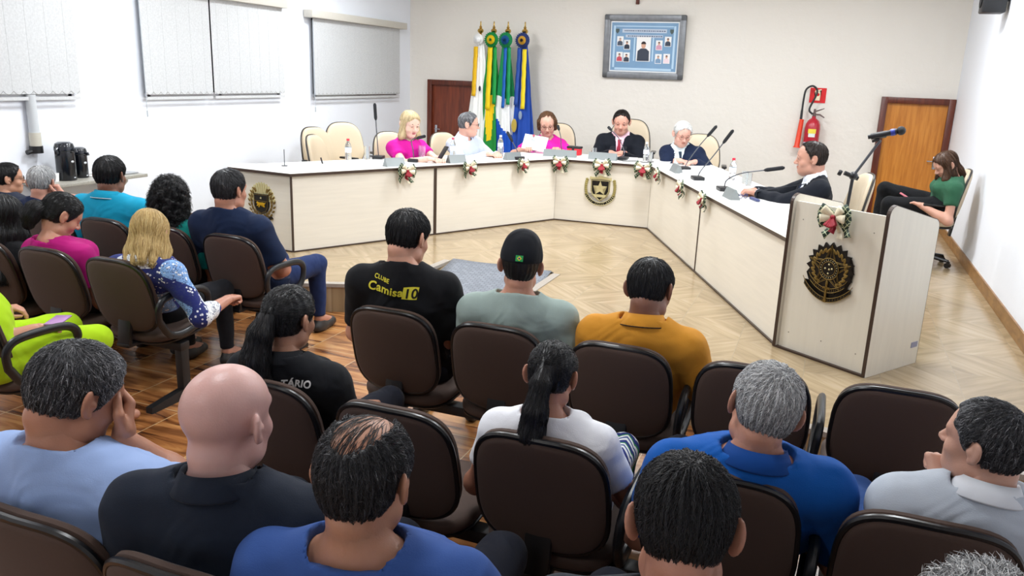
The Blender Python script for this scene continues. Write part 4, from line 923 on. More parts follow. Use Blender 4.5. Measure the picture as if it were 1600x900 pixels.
# ------------------------------------------------------------------ flags
def flagpole(key, x, label, segs, ros, rib, crest=None, seed=1):
    y = YB - .32; r = empty('flag_on_pole', label, 'flag', (x, y, P), group=None); top = 2.57 - P
    MB().tube([(0, 0, 0), (0, 0, top - .12)], .014, 12).build('pole', mat('pole_metal', 'b9b4a0', .3, .8), r)
    MB().lathe([(0, 0), (.15, 0), (.15, .02), (.03, .05), (.02, .12), (0, .12)], n=24).build('pole_base', mat('pole_base', '6a4a2a', .4), r)
    MB().lathe([(.014, 0), (.026, .01), (.014, .025), (.038, .045), (.046, .065), (.036, .088), (.015, .1), (.024, .115), (.012, .13), (.008, .18), (.011, .187), (0, .2)], (0, 0, top - .14), 18).build('finial', mat('brass', 'c9a75a', .25, 1), r)
    rg = np.random.default_rng(seed); ph_ = rg.uniform(0, 6, 4); N = 84; Mz = 70; V = []; F = []; mi = []; z1 = top - .2; mats = [fabric('flag_' + s_[1], s_[1], .1, .6) for s_ in segs]
    for j in range(Mz + 1):
        t = j / Mz; z = z1 - t * (z1 - .28)
        w_ = .045 + .115 * min(1, t * 1.25) ** .9; dd = .035 + .06 * t
        for i in range(N):
            a = 2 * pi * i / N; fold = 1 + .22 * sin(7 * a + ph_[0] + t * 1.5) * min(1, t * 3) + .12 * sin(11 * a + ph_[1] - t * 2)
            V.append((w_ * cos(a) * fold + .02 * sin(3 * t + ph_[2]), dd * sin(a) * fold - .01, z - (.05 * sin(2.1 * a + ph_[3]) * t)))
    for j in range(Mz):
        for i in range(N):
            F.append((j * N + i, j * N + (i + 1) % N, (j + 1) * N + (i + 1) % N, (j + 1) * N + i)); t = j / Mz; a = ((i / N * 2 * pi + ph_[0] * .0) % (2 * pi)); m_ = 0
            for k, (cond, c) in enumerate(segs):
                if cond(t, (a - 1.5 * pi + pi) % (2 * pi) - pi): m_ = k
            mi.append(m_)
    npmesh('flag_cloth', V, F, None, r, mats=mats, mi=mi)
    if ros:
        q = MB()
        for c, r0, r1, yy in ros:
            q.mat(fabric('ros_' + c, c, .1, .6)); n = 22; poly_ = [((r0 if k % 2 else r0 * .9) * cos(pi * k / n), (r0 if k % 2 else r0 * .9) * sin(pi * k / n)) for k in range(2 * n)]
            vs = [q.bm.verts.new(Vector((px, yy - .022 * (1 if k % 2 else 0) , pz))) for k, (px, pz) in enumerate(poly_)]; cc = q.bm.verts.new((0, yy - .004, 0)); f0 = len(q.bm.faces)
            for k in range(2 * n): q.bm.faces.new((cc, vs[k], vs[(k + 1) % (2 * n)]))
            q._fin(f0)
        o = q.build('rosette', None, r); o.scale = (1.12, 1, 1.12); o.location = (0.0, -.07, top - .2); o.modifiers.new('s', 'SOLIDIFY').thickness = .004
    for k, (c, xo, zt_, zb_, w_) in enumerate(rib):
        q = MB(); n = 16
        for i in range(n):
            z0, z1_ = zt_ + (zb_ - zt_) * i / n, zt_ + (zb_ - zt_) * (i + 1) / n; d0 = .065 + .045 * min(1, (top - .2 - z0) * .9) + .006 * sin(i * 1.7); d1 = .065 + .045 * min(1, (top - .2 - z1_) * .9) + .006 * sin((i + 1) * 1.7); s0 = xo * (1 + .5 * (top - z0)); s1 = xo * (1 + .5 * (top - z1_))
            q.quad([(s0 - w_, -d0, z0), (s0 + w_, -d0 - .01, z0), (s1 + w_, -d1 - .01, z1_), (s1 - w_, -d1, z1_)])
        bmesh.ops.remove_doubles(q.bm, verts=q.bm.verts[:], dist=1e-4); o = q.build('ribbon', fabric('rib_' + c, c, .1, .5), r); o.modifiers.new('s', 'SOLIDIFY').thickness = .002
    if crest:
        q = MB(); 
        for (px, pz, sc_, c) in crest: q.mat(fabric('crest_' + c, c, .1)).ball((px, -.115 - .02 * 0, pz), (.02 * sc_, .008, .045 * sc_), 10)
        q.build('flag_emblem', None, r)
T_ = 2.57 - P
flagpole('w', -4.93, 'white flag with a yellow ribbon, leftmost of the four flags', [(lambda t, a: True, 'f3f4f2')], [('f6f6f4', .075, 0, 0), ('ffffff', .045, 0, -.02)], [('e8b81c', -.03, T_ - .3, T_ - 1.0, .035)], [(-.09, 1.05, 1.6, '4a6a4a'), (.06, 1.45, .9, '3a3a4a'), (-.1, .8, .9, 'a87a3a')], 1)
flagpole('g', -4.72, 'green flag with a green and yellow rosette, second of the four flags', [(lambda t, a: True, '1d8a3a'), (lambda t, a: .42 < t < .78 and abs(a + .1) < .55 * (1 - abs(t - .5) * 2.2), 'efcb1a')], [('168a42', .1, 0, -.005), ('e8c818', .058, 0, -.03), ('2c9a4a', .016, 0, -.05)], [('f0d018', -.015, T_ - .3, T_ - 1.18, .038), ('1d9a44', .05, T_ - .3, T_ - 1.1, .03)], None, 2)
flagpole('b', -4.50, 'green, white and blue flag with a green and blue rosette, third of the four flags', [(lambda t, a: True, '1c8f55'), (lambda t, a: t > .42, 'f2f4f4'), (lambda t, a: t > .66 + .05 * a, '1c55c0')], [('1b8a50', .1, 0, -.005), ('1f5a98', .058, 0, -.03), ('164a7c', .02, 0, -.05)], [('1f62b8', .0, T_ - .3, T_ - 1.15, .026), ('1b9458', .05, T_ - .3, T_ - 1.1, .03)], None, 3)
flagpole('m', -4.24, 'blue flag with a navy rosette and yellow ribbon, rightmost of the four flags', [(lambda t, a: True, '1f4aa8')], [('2c3c72', .1, 0, -.005), ('d8a83a', .055, 0, -.03), ('2a2a3a', .02, 0, -.05)], [('f0d62a', .03, T_ - .32, T_ - 1.15, .034), ('2a4ea0', -.04, T_ - .3, T_ - 1.1, .03)], [(-.07, .95, 2.2, 'b8a04a'), (.02, 1.1, 1.4, '8a9ab0')], 4)

# ------------------------------------------------------------------ council desk
def lam(name, col, axis=(1.5, 1.5, 22)):
    t = NT(name); co = t.coord('Object', axis); n = t.new('ShaderNodeTexNoise', Scale=1.6, Detail=5.0, Distortion=.3); t.link(co, n.inputs['Vector'])
    b = srgb(col); mx = t.new('ShaderNodeMix', data_type='RGBA'); mx.inputs[6].default_value = tuple(q * .9 for q in b[:3]) + (1,); mx.inputs[7].default_value = tuple(min(1, q * 1.05) for q in b[:3]) + (1,)
    t.link(n.outputs['Fac'], mx.inputs[0]); t.link(mx.outputs[2], t.b.inputs['Base Color']); t.b.inputs['Roughness'].default_value = .38; return t.m
M_lam = lam('cream_laminate', 'e6dfd2'); M_lamv = lam('pale_laminate_upright_grain', 'dfd9cb', (16, 16, 1.2)); M_top = mat('white_laminate', 'f3f2ee', .25); M_edge = mat('dark_brown_edging', '3b2a20', .4)
L0, L1, A_, B_, E_ = (-5.24, 6.10), (-4.50, 6.03), (-2.97, 9.06), (-1.84, 9.10), (-.155, 5.32)
TZ = .96
def onseg(a, b, d, off=0):
    a = Vector(a); b = Vector(b); u = (b - a).normalized(); n = Vector((-u.y, u.x)); p = a + u * d + n * off; return p
desk = empty('council_desk', 'long white topped cream council desk bent in a trapezoid across the platform', 'desk', (-2.4, 9.3, P))
def dl(p, z=0): return Vector((p[0] + 2.4, p[1] - 9.3, z - P))
front = [L0, L1, A_, B_, E_]
def offs(pts, o):
    out = []
    for i, p in enumerate(pts):
        p = Vector(p); ns = []
        if i > 0: u = (p - Vector(pts[i-1])).normalized(); ns.append(Vector((-u.y, u.x)))
        if i < len(pts) - 1: u = (Vector(pts[i+1]) - p).normalized(); ns.append(Vector((-u.y, u.x)))
        n = sum(ns, Vector((0, 0))); n = n / len(ns); n = n / n.length_squared if n.length > .1 else n; out.append(p + n * o)
    return out
fo = offs(front, -.03); inn = offs([L1, A_, B_, (.0, 5.0)], .76)
inn = [Vector((-5.36, 6.36)), Vector((-5.20, 6.42))] + inn[1:3] + [Vector((.44, 5.72))]
topp = [tuple(p) for p in fo] + [tuple(p) for p in reversed(inn)]
T0 = Matrix.Translation((2.4, -9.3, -P))
MB().prism(topp, .026, T0 @ Matrix.Translation((0, 0, TZ - .027))).build('edge_banding', M_edge, desk, smooth=False)
def shr(pts, o):
    c = offs(pts + [pts[0], pts[1]], o)[1:-1]; return c[-1:] + c[:-1]
MB().prism([tuple(p) for p in [q + (Vector((-2.4, 8.2)) - q) * .0008 for q in map(Vector, topp)]], .0025, T0 @ Matrix.Translation((0, 0, TZ - .0012))).build('desk_top', M_top, desk, smooth=False)
def panel(a, b, name='front_panel', m=M_lam, z0=P + .004, z1=TZ - .027, t=.022):
    a = Vector(a); b = Vector(b); c = (a + b) / 2; d = b - a; ang = atan2(d.y, d.x); n = Vector((-d.y, d.x)).normalized()
    MB().box(dl((c.x + n.x * t / 2, c.y + n.y * t / 2), (z0 + z1) / 2), (d.length - .004, t, z1 - z0), R=Matrix.Rotation(ang, 3, 'Z')).build(name, m, desk)
S1 = onseg(L1, A_, 1.62); S2 = onseg(B_, E_, 2.08)
for a, b in ((L0, L1), (L1, S1), (S1, A_), (A_, B_), (B_, S2), (S2, E_)): panel(a, b)
sm_ = MB()
def strip(p, w_, ang, name='seam_strip', out=.004):
    u = Vector((sin(ang), -cos(ang))); MB().box(dl((p[0] + u.x * out / 2, p[1] + u.y * out / 2), (P + TZ - .027) / 2), (w_, out + .004, TZ - .03 - P), R=Matrix.Rotation(ang, 3, 'Z')).build(name, M_edge, desk)
an = lambda a, b: atan2(b[1] - a[1], b[0] - a[0])
strip(L1, .02, an(L1, A_)); strip(S1, .035, an(L1, A_)); strip(S2, .02, an(B_, E_))
for a, b in ((L1, S1), (S1, A_), (A_, B_), (B_, S2), (S2, E_), (L0, L1)):
    a = Vector(a); b = Vector(b); c = (a + b) / 2; MB().box(dl((c.x, c.y), P + .006), ((b - a).length, .028, .012), R=Matrix.Rotation(an(a, b), 3, 'Z')).build('bottom_edge', M_edge, desk)
# inner supports so the desk stands when seen from behind
for p, ang in ((onseg(L1, A_, .03, .38), an(L1, A_) + pi / 2), (onseg(L1, A_, 1.62, .38), an(L1, A_) + pi / 2), (onseg(B_, E_, 2.08, .38), an(B_, E_) + pi / 2), (onseg(B_, E_, 4.05, .38), an(B_, E_) + pi / 2), (Vector((-2.97, 9.42)), pi / 2), (Vector((-1.84, 9.46)), pi / 2)):
    MB().box(dl((p.x, p.y), (P + TZ - .027) / 2), (.68, .02, TZ - .03 - P), R=Matrix.Rotation(ang, 3, 'Z')).build('support_panel', M_lam, desk)
# ------------------------------------------------------------------ lectern
F0, F1, S1_, S0_ = Vector((-.172, 5.311)), Vector((.362, 4.951)), Vector((.674, 5.407)), Vector((.14, 5.767))
fd = (F1 - F0).normalized(); nd = Vector((-fd.y, fd.x)); fa = an(F0, F1)
lec = empty('lectern', 'tall cream lectern with dark edging, a crest and a bow, right of the council desk', 'lectern', (*((F0 + F1) / 2), P), fa); W_ = (F1 - F0).length
MB().box((0, .03, .484), (W_ - .04, .018, .968)).build('front_panel', M_lamv, lec)
for sx, zf, zb in ((-1, 1.01, .93), (1, 1.03, .925)):
    r_ = .06; D = .555; pl = [(0, 0), (D, 0)] + [(D - r_ + r_ * cos(a), zb - r_ + r_ * sin(a)) for a in np.linspace(0, pi / 2, 7)] + [(r_ - r_ * cos(a), zf - r_ + r_ * sin(a)) for a in np.linspace(pi / 2, 0, 7)]
    MB().prism(pl, .022, Matrix.Translation((sx * W_ / 2 - .011, 0, 0)) @ Matrix(((0, 0, 1, 0), (1, 0, 0, 0), (0, 1, 0, 0), (0, 0, 0, 1)))).build('side_panel', M_lamv, lec, smooth=False)
    ed = [(sx * W_ / 2, -.003, .004)] + [(sx * W_ / 2, r_ - r_ * cos(a) - .003, zf - r_ + r_ * sin(a) + .002) for a in np.linspace(0, pi / 2, 7)] + [(sx * W_ / 2, D - r_ + r_ * cos(a), zb - r_ + r_ * sin(a) + .002) for a in np.linspace(pi / 2, 0, 7)] + [(sx * W_ / 2, D + .002, .004)]
    q = MB()
    for a, b in zip(ed, ed[1:]):
        a = Vector(a); b = Vector(b); q.box((a + b) / 2, (.0225, (b - a).length + .002, .003), R=Matrix.Rotation(atan2(b.z - a.z, b.y - a.y), 3, 'X'))
    q.build('edge_strip', M_edge, lec)
MB().box((0, .27, .9), (W_ - .03, .42, .018), R=Matrix.Rotation(-.16, 3, 'X')).build('reading_shelf', M_lamv, lec); MB().box((0, .3, .45), (W_ - .03, .4, .018)).build('inner_shelf', M_lamv, lec)
MB().box((0, .012, .006), (W_, .03, .012)).build('bottom_edge', M_edge, lec)
q = MB()
for x, z in ((-.24, .86), (.24, .86), (-.24, .12), (0, .13), (.24, .12)): q.tube([(x, .0225, z), (x, .019, z)], .004, 8)
q.build('screw_caps', mat('screw', '8a8578', .4), lec)
MB().box((W_ / 2 + .0125, .5, .13), (.003, .07, .035)).build('tape_patch', mat('tape', '8d8fa6', .6), lec)
# ------------------------------------------------------------------ crests
def ang_poly(rf, n=60): return [(rf(a) * cos(a), rf(a) * sin(a)) for a in np.linspace(0, 2 * pi, n, endpoint=False)]
M_dk = mat('crest_black', '15120f', .35, .2); M_gold = mat('crest_gold', '7d6530', .4, .6); M_pgold = mat('crest_pale_gold', 'd9cf9e', .4, .5)
def wire(mb, pts, r=.003, closed=False, z=.01):
    mb.tube([(x, -z, y) for x, y in pts], r, 6, closed=closed)
def leaf(mb, x, y, a, l, w_, z=.012):
    R = Matrix.Rotation(-a, 3, 'Y'); mb.ball((x + cos(a) * l / 2, -z, y + sin(a) * l / 2), (l / 2, .003, w_), 8, R=R)
# lectern crest
r = empty('lectern_crest', 'black and gold star crest with a ribbon on the front of the lectern', 'crest', (*(F0 + fd * .318 + nd * .02), .79), fa)
c0y = .035
MB().prism(star(20, .164, .138), .012, MT((0, 0, c0y)) @ RX90).build('starburst_plate', M_dk, r, smooth=False)
q = MB(); st = [(x * 1.0, y + c0y) for x, y in star(5, .148, .062)]; wire(q, st, .0026, True, .016); st = [(x, y + c0y) for x, y in star(5, .128, .054)]; wire(q, st, .0018, True, .016)
for k in range(5): a = pi / 2 + 2 * pi * k / 5; wire(q, [(.055 * cos(a), .055 * sin(a) + c0y), (.142 * cos(a), .142 * sin(a) + c0y)], .0018, z=.016)
q.build('star_outline', M_gold, r)
MB().prism([(x, y) for x, y in ang_poly(lambda a: .066, 32)], .02, MT((0, 0, c0y)) @ RX90).build('central_disc', M_dk, r)
q = MB(); wire(q, [(x, y + c0y) for x, y in ang_poly(lambda a: .066, 32)], .0026, True, .02); wire(q, [(x, y + c0y) for x, y in ang_poly(lambda a: .045, 28)], .002, True, .021); q.build('rings', M_gold, r)
q = MB()
for k in range(22): a = 2 * pi * k / 22; q.ball((.055 * cos(a), -.021, .055 * sin(a) + c0y), .0028, 6)
for x, y in ((0, .028), (-.024, .0), (.004, -.002), (.022, .004), (0, -.028)): q.ball((x, -.021, y + c0y), .006, 8)
q.build('small_stars', M_pgold, r)
q = MB()
for sx in (-1, 1):
    for k in range(9):
        a = rad(-58 + 16 * k); x, y = sx * .1 * cos(a), .1 * sin(a) + c0y
        leaf(q, x, y, (a + pi / 2 - .5) if sx > 0 else pi - (a + pi / 2 - .5), .045, .0075, .014); leaf(q, x, y, (a + .2) if sx > 0 else pi - (a + .2), .03, .006, .014)
q.build('leaf_wreath', M_gold, r)
for yy, hw, sag in ((-.105, .12, .055), (-.135, .16, .085)):
    q = MB(); n = 18; up = []; dn = []
    for i in range(n + 1): x = -hw + 2 * hw * i / n; z = yy - sag * (1 - (x / hw) ** 2) + .06; up.append((x, z + .013)); dn.append((x, z - .013))
    q.prism(up + dn[::-1], .008, MT((0, -.008, .0)) @ RX90); q.build('ribbon_band', M_dk, r, smooth=False)
    q = MB(); wire(q, up, .002, z=.018); wire(q, dn, .002, z=.018); wire(q, [up[0], (up[0][0] - .012, up[0][1] + .02)], .002, z=.018); wire(q, [up[-1], (up[-1][0] + .012, up[-1][1] + .02)], .002, z=.018)
    for i in range(2, n - 1): 
        if i % 9: wire(q, [((up[i][0]), up[i][1] - .007), (dn[i][0], dn[i][1] + .007)], .0014, z=.018)
    q.build('ribbon_outline', M_gold, r)
q = MB(); q.ball((0, -.02, -.055), (.008, .006, .02), 8).box((0, -.018, -.1), (.012, .006, .12)).box((0, -.018, -.085), (.05, .006, .012)).box((0, -.018, -.165), (.02, .008, .02)); q.build('sword', M_gold, r)
# star shield in the middle of the desk
pc = onseg(A_, B_, .546, 0); r = empty('desk_shield_crest', 'black shield crest with a pale gold star on the middle desk panel', 'crest', (pc.x, pc.y, .64), an(A_, B_), s=1.08)
sh = [(-.1, .1), (.1, .1), (.1, -.02), (.075, -.07), (0, -.125), (-.075, -.07), (-.1, -.02)]
MB().prism([(x * 1.06, y * 1.05) for x, y in sh], .01, RX90).build('shield_back', M_pgold, r, smooth=False); MB().prism(sh, .016, RX90).build('shield', M_dk, r, smooth=False)
q = MB(); wire(q, [(x * .94, y * .94) for x, y in sh], .003, True, .018); q.build('shield_outline', M_pgold, r)
MB().prism([(x, y + .012) for x, y in star(5, .08, .033)], .022, RX90).build('star', M_pgold, r, smooth=False)
q = MB().prism([(-.12, .1), (-.115, .135), (-.1, .125), (-.03, .13), (-.02, .145), (.02, .145), (.03, .13), (.1, .125), (.115, .135), (.12, .1), (.03, .112), (-.03, .112)], .02, RX90); q.build('top_scroll', M_pgold, r, smooth=False)
for sx in (-1, 1):
    q = MB()
    for k in range(8): leaf(q, sx * (.135 + .012 * sin(k * .45)), -.07 + .022 * k, rad(90 - sx * 35), .036, .012, .01); leaf(q, sx * (.155 + .01 * sin(k * .45)), -.07 + .022 * k, rad(90 - sx * 10), .03, .009, .01)
    q.build('leaf_branch', mat('crest_olive', '9c9058', .45, .4), r)
q = MB(); up = []; dn = []
for i in range(19): a = rad(200 + 140 * i / 18); up.append((.145 * cos(a), .145 * sin(a))); dn.append((.18 * cos(a), .175 * sin(a)))
q.prism(up + dn[::-1], .012, RX90); q.build('ribbon_band', M_dk, r, smooth=False)
q = MB(); wire(q, up, .0025, z=.013); wire(q, dn, .0025, z=.013)
for i in range(1, 18):
    if i % 6 != 0: wire(q, [(up[i][0] * 1.06, up[i][1] * 1.06), (dn[i][0] * .96, dn[i][1] * .96)], .0022, z=.013)
q.build('ribbon_outline', M_pgold, r)
q = MB().prism([(-.07, -.055), (.07, -.055), (.055, -.085), (-.055, -.085)], .02, RX90); q.build('small_scroll', M_pgold, r)
# state crest on the left end panel
pc = onseg(L0, L1, .39, 0); r = empty('sunray_crest', 'black and gold crest with a golden feline and sun rays on the left end panel', 'crest', (pc.x, pc.y, .655), an(L0, L1))
q = MB(); n = 15
for k in range(n):
    a = rad(10 + 160 * k / (n - 1)); a0, a1 = a - .075, a + .075; q.prism([(.07 * cos(a0), .06 * sin(a0) + .01), (.155 * cos(a0), .17 * sin(a0) + .01), (.165 * cos(a), .185 * sin(a) + .01), (.155 * cos(a1), .17 * sin(a1) + .01), (.07 * cos(a1), .06 * sin(a1) + .01)], .01, RX90)
q.build('sun_rays', M_pgold, r, smooth=False)
MB().prism([(-.088, .085), (.088, .085), (.088, -.03), (.06, -.08), (0, -.105), (-.06, -.08), (-.088, -.03)], .018, RX90).build('shield', M_dk, r, smooth=False)
q = MB(); wire(q, [(-.08, .077), (.08, .077), (.08, -.028), (.055, -.073), (0, -.096), (-.055, -.073), (-.08, -.028)], .002, True, .02); wire(q, [(-.08, .02), (.08, .02)], .002, z=.02); q.build('shield_outline', M_gold, r)
MB().prism([(x, y + .048) for x, y in star(5, .012, .005)], .022, RX90).build('star', M_pgold, r)
MB().prism([(-.055, .0), (-.045, .012), (-.03, .005), (.02, .008), (.04, .002), (.058, .012), (.05, -.005), (.04, -.012), (.045, -.035), (.035, -.035), (.025, -.018), (-.01, -.02), (-.02, -.04), (-.03, -.04), (-.025, -.018), (-.045, -.03), (-.052, -.03), (-.04, -.01)], .024, RX90).build('feline', mat('feline_gold', 'e0b024', .35, .5), r, smooth=False)
for sx in (-1, 1):
    q = MB()
    for k in range(9): a = rad(-80 + 17 * k); leaf(q, sx * .118 * cos(a), .13 * sin(a) - .01, rad(90) - sx * .3, .045, .012, .012); leaf(q, sx * .14 * cos(a), .15 * sin(a) - .01, rad(90) - sx * .9, .04, .01, .01)
    q.build('leaf_branch', M_gold, r)
q = MB().prism([(-.11, -.115), (0, -.15), (.11, -.115), (.13, -.14), (.0, -.185), (-.13, -.14)], .014, RX90); q.build('ribbon_band', M_dk, r, smooth=False)
q = MB(); wire(q, [(-.11, -.115), (0, -.15), (.11, -.115)], .0025, z=.016); wire(q, [(.13, -.14), (.0, -.185), (-.13, -.14)], .0025, z=.016); q.build('ribbon_outline', M_gold, r)
# ------------------------------------------------------------------ bows along the desk edge
def plaid():
    t = NT('green_plaid'); co = t.coord('Object', (1, 1, 1), (0, rad(45), 0)); s_ = t.new('ShaderNodeSeparateXYZ'); t.link(co, s_.inputs[0]); ms = []
    for i in (0, 2):
        m_ = t.math('MODULO', t.math('ADD', s_.outputs[i], 1.0), .024); ms.append(t.math('LESS_THAN', m_, .0035))
    g = t.math('MAXIMUM', ms[0], ms[1]); mx = t.new('ShaderNodeMix', data_type='RGBA'); t.link(g, mx.inputs[0]); mx.inputs[6].default_value = srgb('1c3326'); mx.inputs[7].default_value = srgb('b9c09a'); t.link(mx.outputs[2], t.b.inputs['Base Color']); t.b.inputs['Roughness'].default_value = .6; return t.m
M_pl = plaid(); M_cr = fabric('cream_ribbon', 'e8dfc4', .1, .5); M_rd = fabric('dark_red_ribbon', '8d1a28', .2, .5)
def loop(mb, a, L, w_, y=-.02, tw=0, z0=0):
    """one ribbon loop leaving the knot at angle a"""
    ca, sa = cos(a), sin(a); n = 10; pts = []
    for i in range(n + 1):
        t = i / n; d = L * sin(pi * t) ** .8 * 1.0; h = (t - .5) * 2; pts.append((d, y - .03 * sin(pi * t) * (1 if t < .5 else .55) - .012 * (1 - t)))
    R1 = [mb.bm.verts.new((ca * d - sa * (w_ * (.35 + .65 * min(1, d / L * 1.3))), yy, sa * d + ca * (w_ * (.35 + .65 * min(1, d / L * 1.3))) + z0)) for d, yy in pts]
    R2 = [mb.bm.verts.new((ca * d + sa * (w_ * (.35 + .65 * min(1, d / L * 1.3))), yy, sa * d - ca * (w_ * (.35 + .65 * min(1, d / L * 1.3))) + z0)) for d, yy in pts]
    for i in range(n): mb.bm.faces.new((R1[i], R1[i+1], R2[i+1], R2[i]))
def tail(mb, a, L, w_, y=-.012):
    ca, sa = cos(a), sin(a); n = 6; A1 = []; A2 = []
    for i in range(n + 1):
        d = L * i / n; yy = y - .012 * sin(i * 1.3); ww = w_ * (.4 + .6 * i / n); A1.append(mb.bm.verts.new((ca * d - sa * ww, yy, sa * d + ca * ww))); A2.append(mb.bm.verts.new((ca * d * (1 if i < n else .86) + sa * ww, yy, sa * d * (1 if i < n else .86) - ca * ww)))
    for i in range(n): mb.bm.faces.new((A1[i], A1[i+1], A2[i+1], A2[i]))
def make_bow(label, cat='ribbon bow'):
    r = empty('ribbon_bow', label, cat)
    for nm, m_, fn in (('green_plaid_ribbon', M_pl, lambda q: [loop(q, rad(a), .1, .028, -.012) for a in (150, 200, 30, -20, 172, 8)] + [tail(q, rad(a), .14, .02) for a in (-125, -55)]),
                       ('cream_ribbon', M_cr, lambda q: [loop(q, rad(a), .075, .022, -.03) for a in (140, 40, 185, -5)] + [tail(q, rad(-75), .13, .018, -.02)]),
                       ('red_ribbon', M_rd, lambda q: [loop(q, rad(a), .055, .014, -.045) for a in (-60, -90, -120, -75, -105)] + [tail(q, rad(-95), .09, .02, -.04)])):
        q = MB(); fn(q); o = q.build(nm, m_, r, angle=60); o.modifiers.new('s', 'SOLIDIFY').thickness = .0025
    MB().ball((0, -.05, -.0), (.016, .012, .014), 10).build('knot', M_rd, r)
    return r
bow0 = make_bow('x')
places = [(L1, A_, 1.22, 'first green plaid bow from the left, on the desk edge before the woman in magenta'), (L1, A_, 2.03, 'second plaid bow from the left, before the man in the white shirt'), (L1, A_, 2.80, 'third plaid bow from the left, on the desk edge beneath the flags'),
          (A_, B_, .06, 'plaid bow at the left bend of the desk, under the woman reading a sheet'), (A_, B_, .565, 'plaid and cream bow on the desk edge directly above the star shield crest'), (A_, B_, 1.04, 'plaid bow at the right bend of the desk, right of the star shield'),
          (B_, E_, .57, 'small plaid bow on the right desk wing, first one after the bend'), (B_, E_, 1.57, 'plaid bow on the right desk wing, just left of the panel seam'), (B_, E_, 2.33, 'plaid bow on the right desk wing nearest the lectern')]
for i, (a, b, d, lb) in enumerate(places):
    o = bow0 if i == 0 else copy_tree(bow0); p = onseg(a, b, d, -.032); o.location = (p.x, p.y, .925); o.rotation_euler = (rad(-4), rad([6, -5, 8, 0, -3, 4, 12, -8, 5][i]), an(a, b)); s_ = [1.05, .95, .9, 1.05, 1.12, 1.08, .85, .95, .9][i]; o.scale = (s_, s_, s_)
    o['label'] = lb; o['group'] = 'ribbon bows along the desk edge'
o = copy_tree(bow0); p = F0 + fd * .335; o.location = (p.x - nd.x * .004, p.y - nd.y * .004, 1.15); o.rotation_euler = (0, rad(-6), fa); o.scale = (1.1, 1.1, 1.1); o['label'] = 'large green plaid, cream and red bow on the front of the lectern'; o['group'] = 'ribbon bows along the desk edge'
# ------------------------------------------------------------------ microphones and things on the desk
M_blk = mat('mic_black', '1b1c20', .4); M_fo = mat('mic_foam', '232428', .95, bump=.4, bscale=400); M_chr = mat('mic_grey', '55585e', .35, .5)
def desk_mic(label, x, y, z, rz, path, headL=.17, group='gooseneck microphones on the desk'):
    r = empty('desk_microphone', label, 'microphone', (x, y, z), group=group)
    MB().box((0, 0, .018), (.11, .15, .036), R=Matrix.Rotation(rz, 3, 'Z'), bev=.008).build('mic_base', M_blk, r)
    pts = smoothpath([(0, 0, .03)] + path, 8); gn = MB().tube(pts, .0055, 8).build('gooseneck', M_chr, r)
    e = pts[-1]; d = (pts[-1] - pts[-3]).normalized(); MB().tube([e - d * .01, e, e + d * .02, e + d * headL * .9, e + d * headL], [.006, .013, .017, .017, .008], 12).build('foam_head', M_fo, gn)
desk_mic('tall gooseneck microphone at the left, rising before the empty chairs', -4.53, 7.62, TZ, .3, [(-.01, -.01, .2), (-.02, -.02, .42)])
desk_mic('low gooseneck microphone in front of the woman in magenta', -4.10, 7.62, TZ, .3, [(-.02, .02, .12), (-.05, .04, .22), (.03, .02, .25)], .12)
desk_mic('gooseneck microphone in front of the man in the white shirt', -3.30, 8.62, TZ, -.2, [(-.01, .0, .1), (-.08, .02, .2)], .13)
desk_mic('gooseneck microphone raised to the mouth of the woman reading a sheet', -3.02, 9.42, TZ, 0, [(-.02, -.01, .12), (-.05, .05, .22), (-.1, .12, .3)], .08)
desk_mic('thin gooseneck microphone bending toward the man in the dark suit', -2.28, 9.5, TZ, 0, [(0, .02, .1), (-.08, .05, .24), (-.2, .12, .33)], .07)
desk_mic('gooseneck microphone before the white haired man, first on the right wing', -1.44, 8.88, TZ, .4, [(.03, .02, .1), (.13, .0, .26), (.22, -.04, .38)], .15)
desk_mic('tall gooseneck microphone, second on the right wing', -1.17, 8.05, TZ, .4, [(.03, 0, .1), (.13, -.02, .24), (.22, -.04, .38)], .15)
desk_mic('long gooseneck microphone reaching toward the man at the right wing', -.83, 7.38, TZ, .4, [(.02, .0, .1), (.14, -.04, .17), (.34, -.1, .22)], .17)
r = empty('microphone_stand', 'black microphone on a jointed stand rising from the lectern', 'microphone stand', (.145, 5.22, 1.15))
MB().tube([(0, 0, 0), (.01, .03, .22)], .01, 10).build('stand_post', M_blk, r); MB().ball((.012, .03, .235), .026, 12).tube([(-.04, .02, .25), (.04, .04, .22)], .014, 10).build('clamp_joint', M_blk, r); MB().lathe([(0, 0), (.016, 0), (.018, .01), (.016, .022), (0, .022)], (-.055, .018, .245), 10, Matrix.Rotation(-1.2, 3, 'Y')).build('clamp_knob', M_blk, r)
MB().tube([(.012, .03, .235), (.13, .02, .455)], .0085, 10).build('boom_arm', M_chr, r)
MB().tube([(.125, .02, .46), (.085, .02, .445)], .008, 8).tube([(.075, .02, .472), (.155, .02, .492)], [.018, .02], 12).build('mic_clip', M_blk, r)
MB().tube([(.06, .02, .468), (.14, .02, .49), (.21, .02, .51)], [.012, .016, .019], 14).build('mic_handle', M_blk, r); MB().tube([(.178, .02, .501), (.2, .02, .507)], .0205, 14).build('blue_ring', mat('ring_blue', '2c3a9a', .4), r); MB().ball((.232, .02, .516), .026, 14).build('mic_head', mat('mic_mesh', '16171b', .6, bump=.4, bscale=500), r)
M_pet = mat('clear_plastic', 'eef4f8', .05, trans=.9, alpha=1); M_glassw = mat('clear_glass', 'f4f8fa', .02, trans=.95)
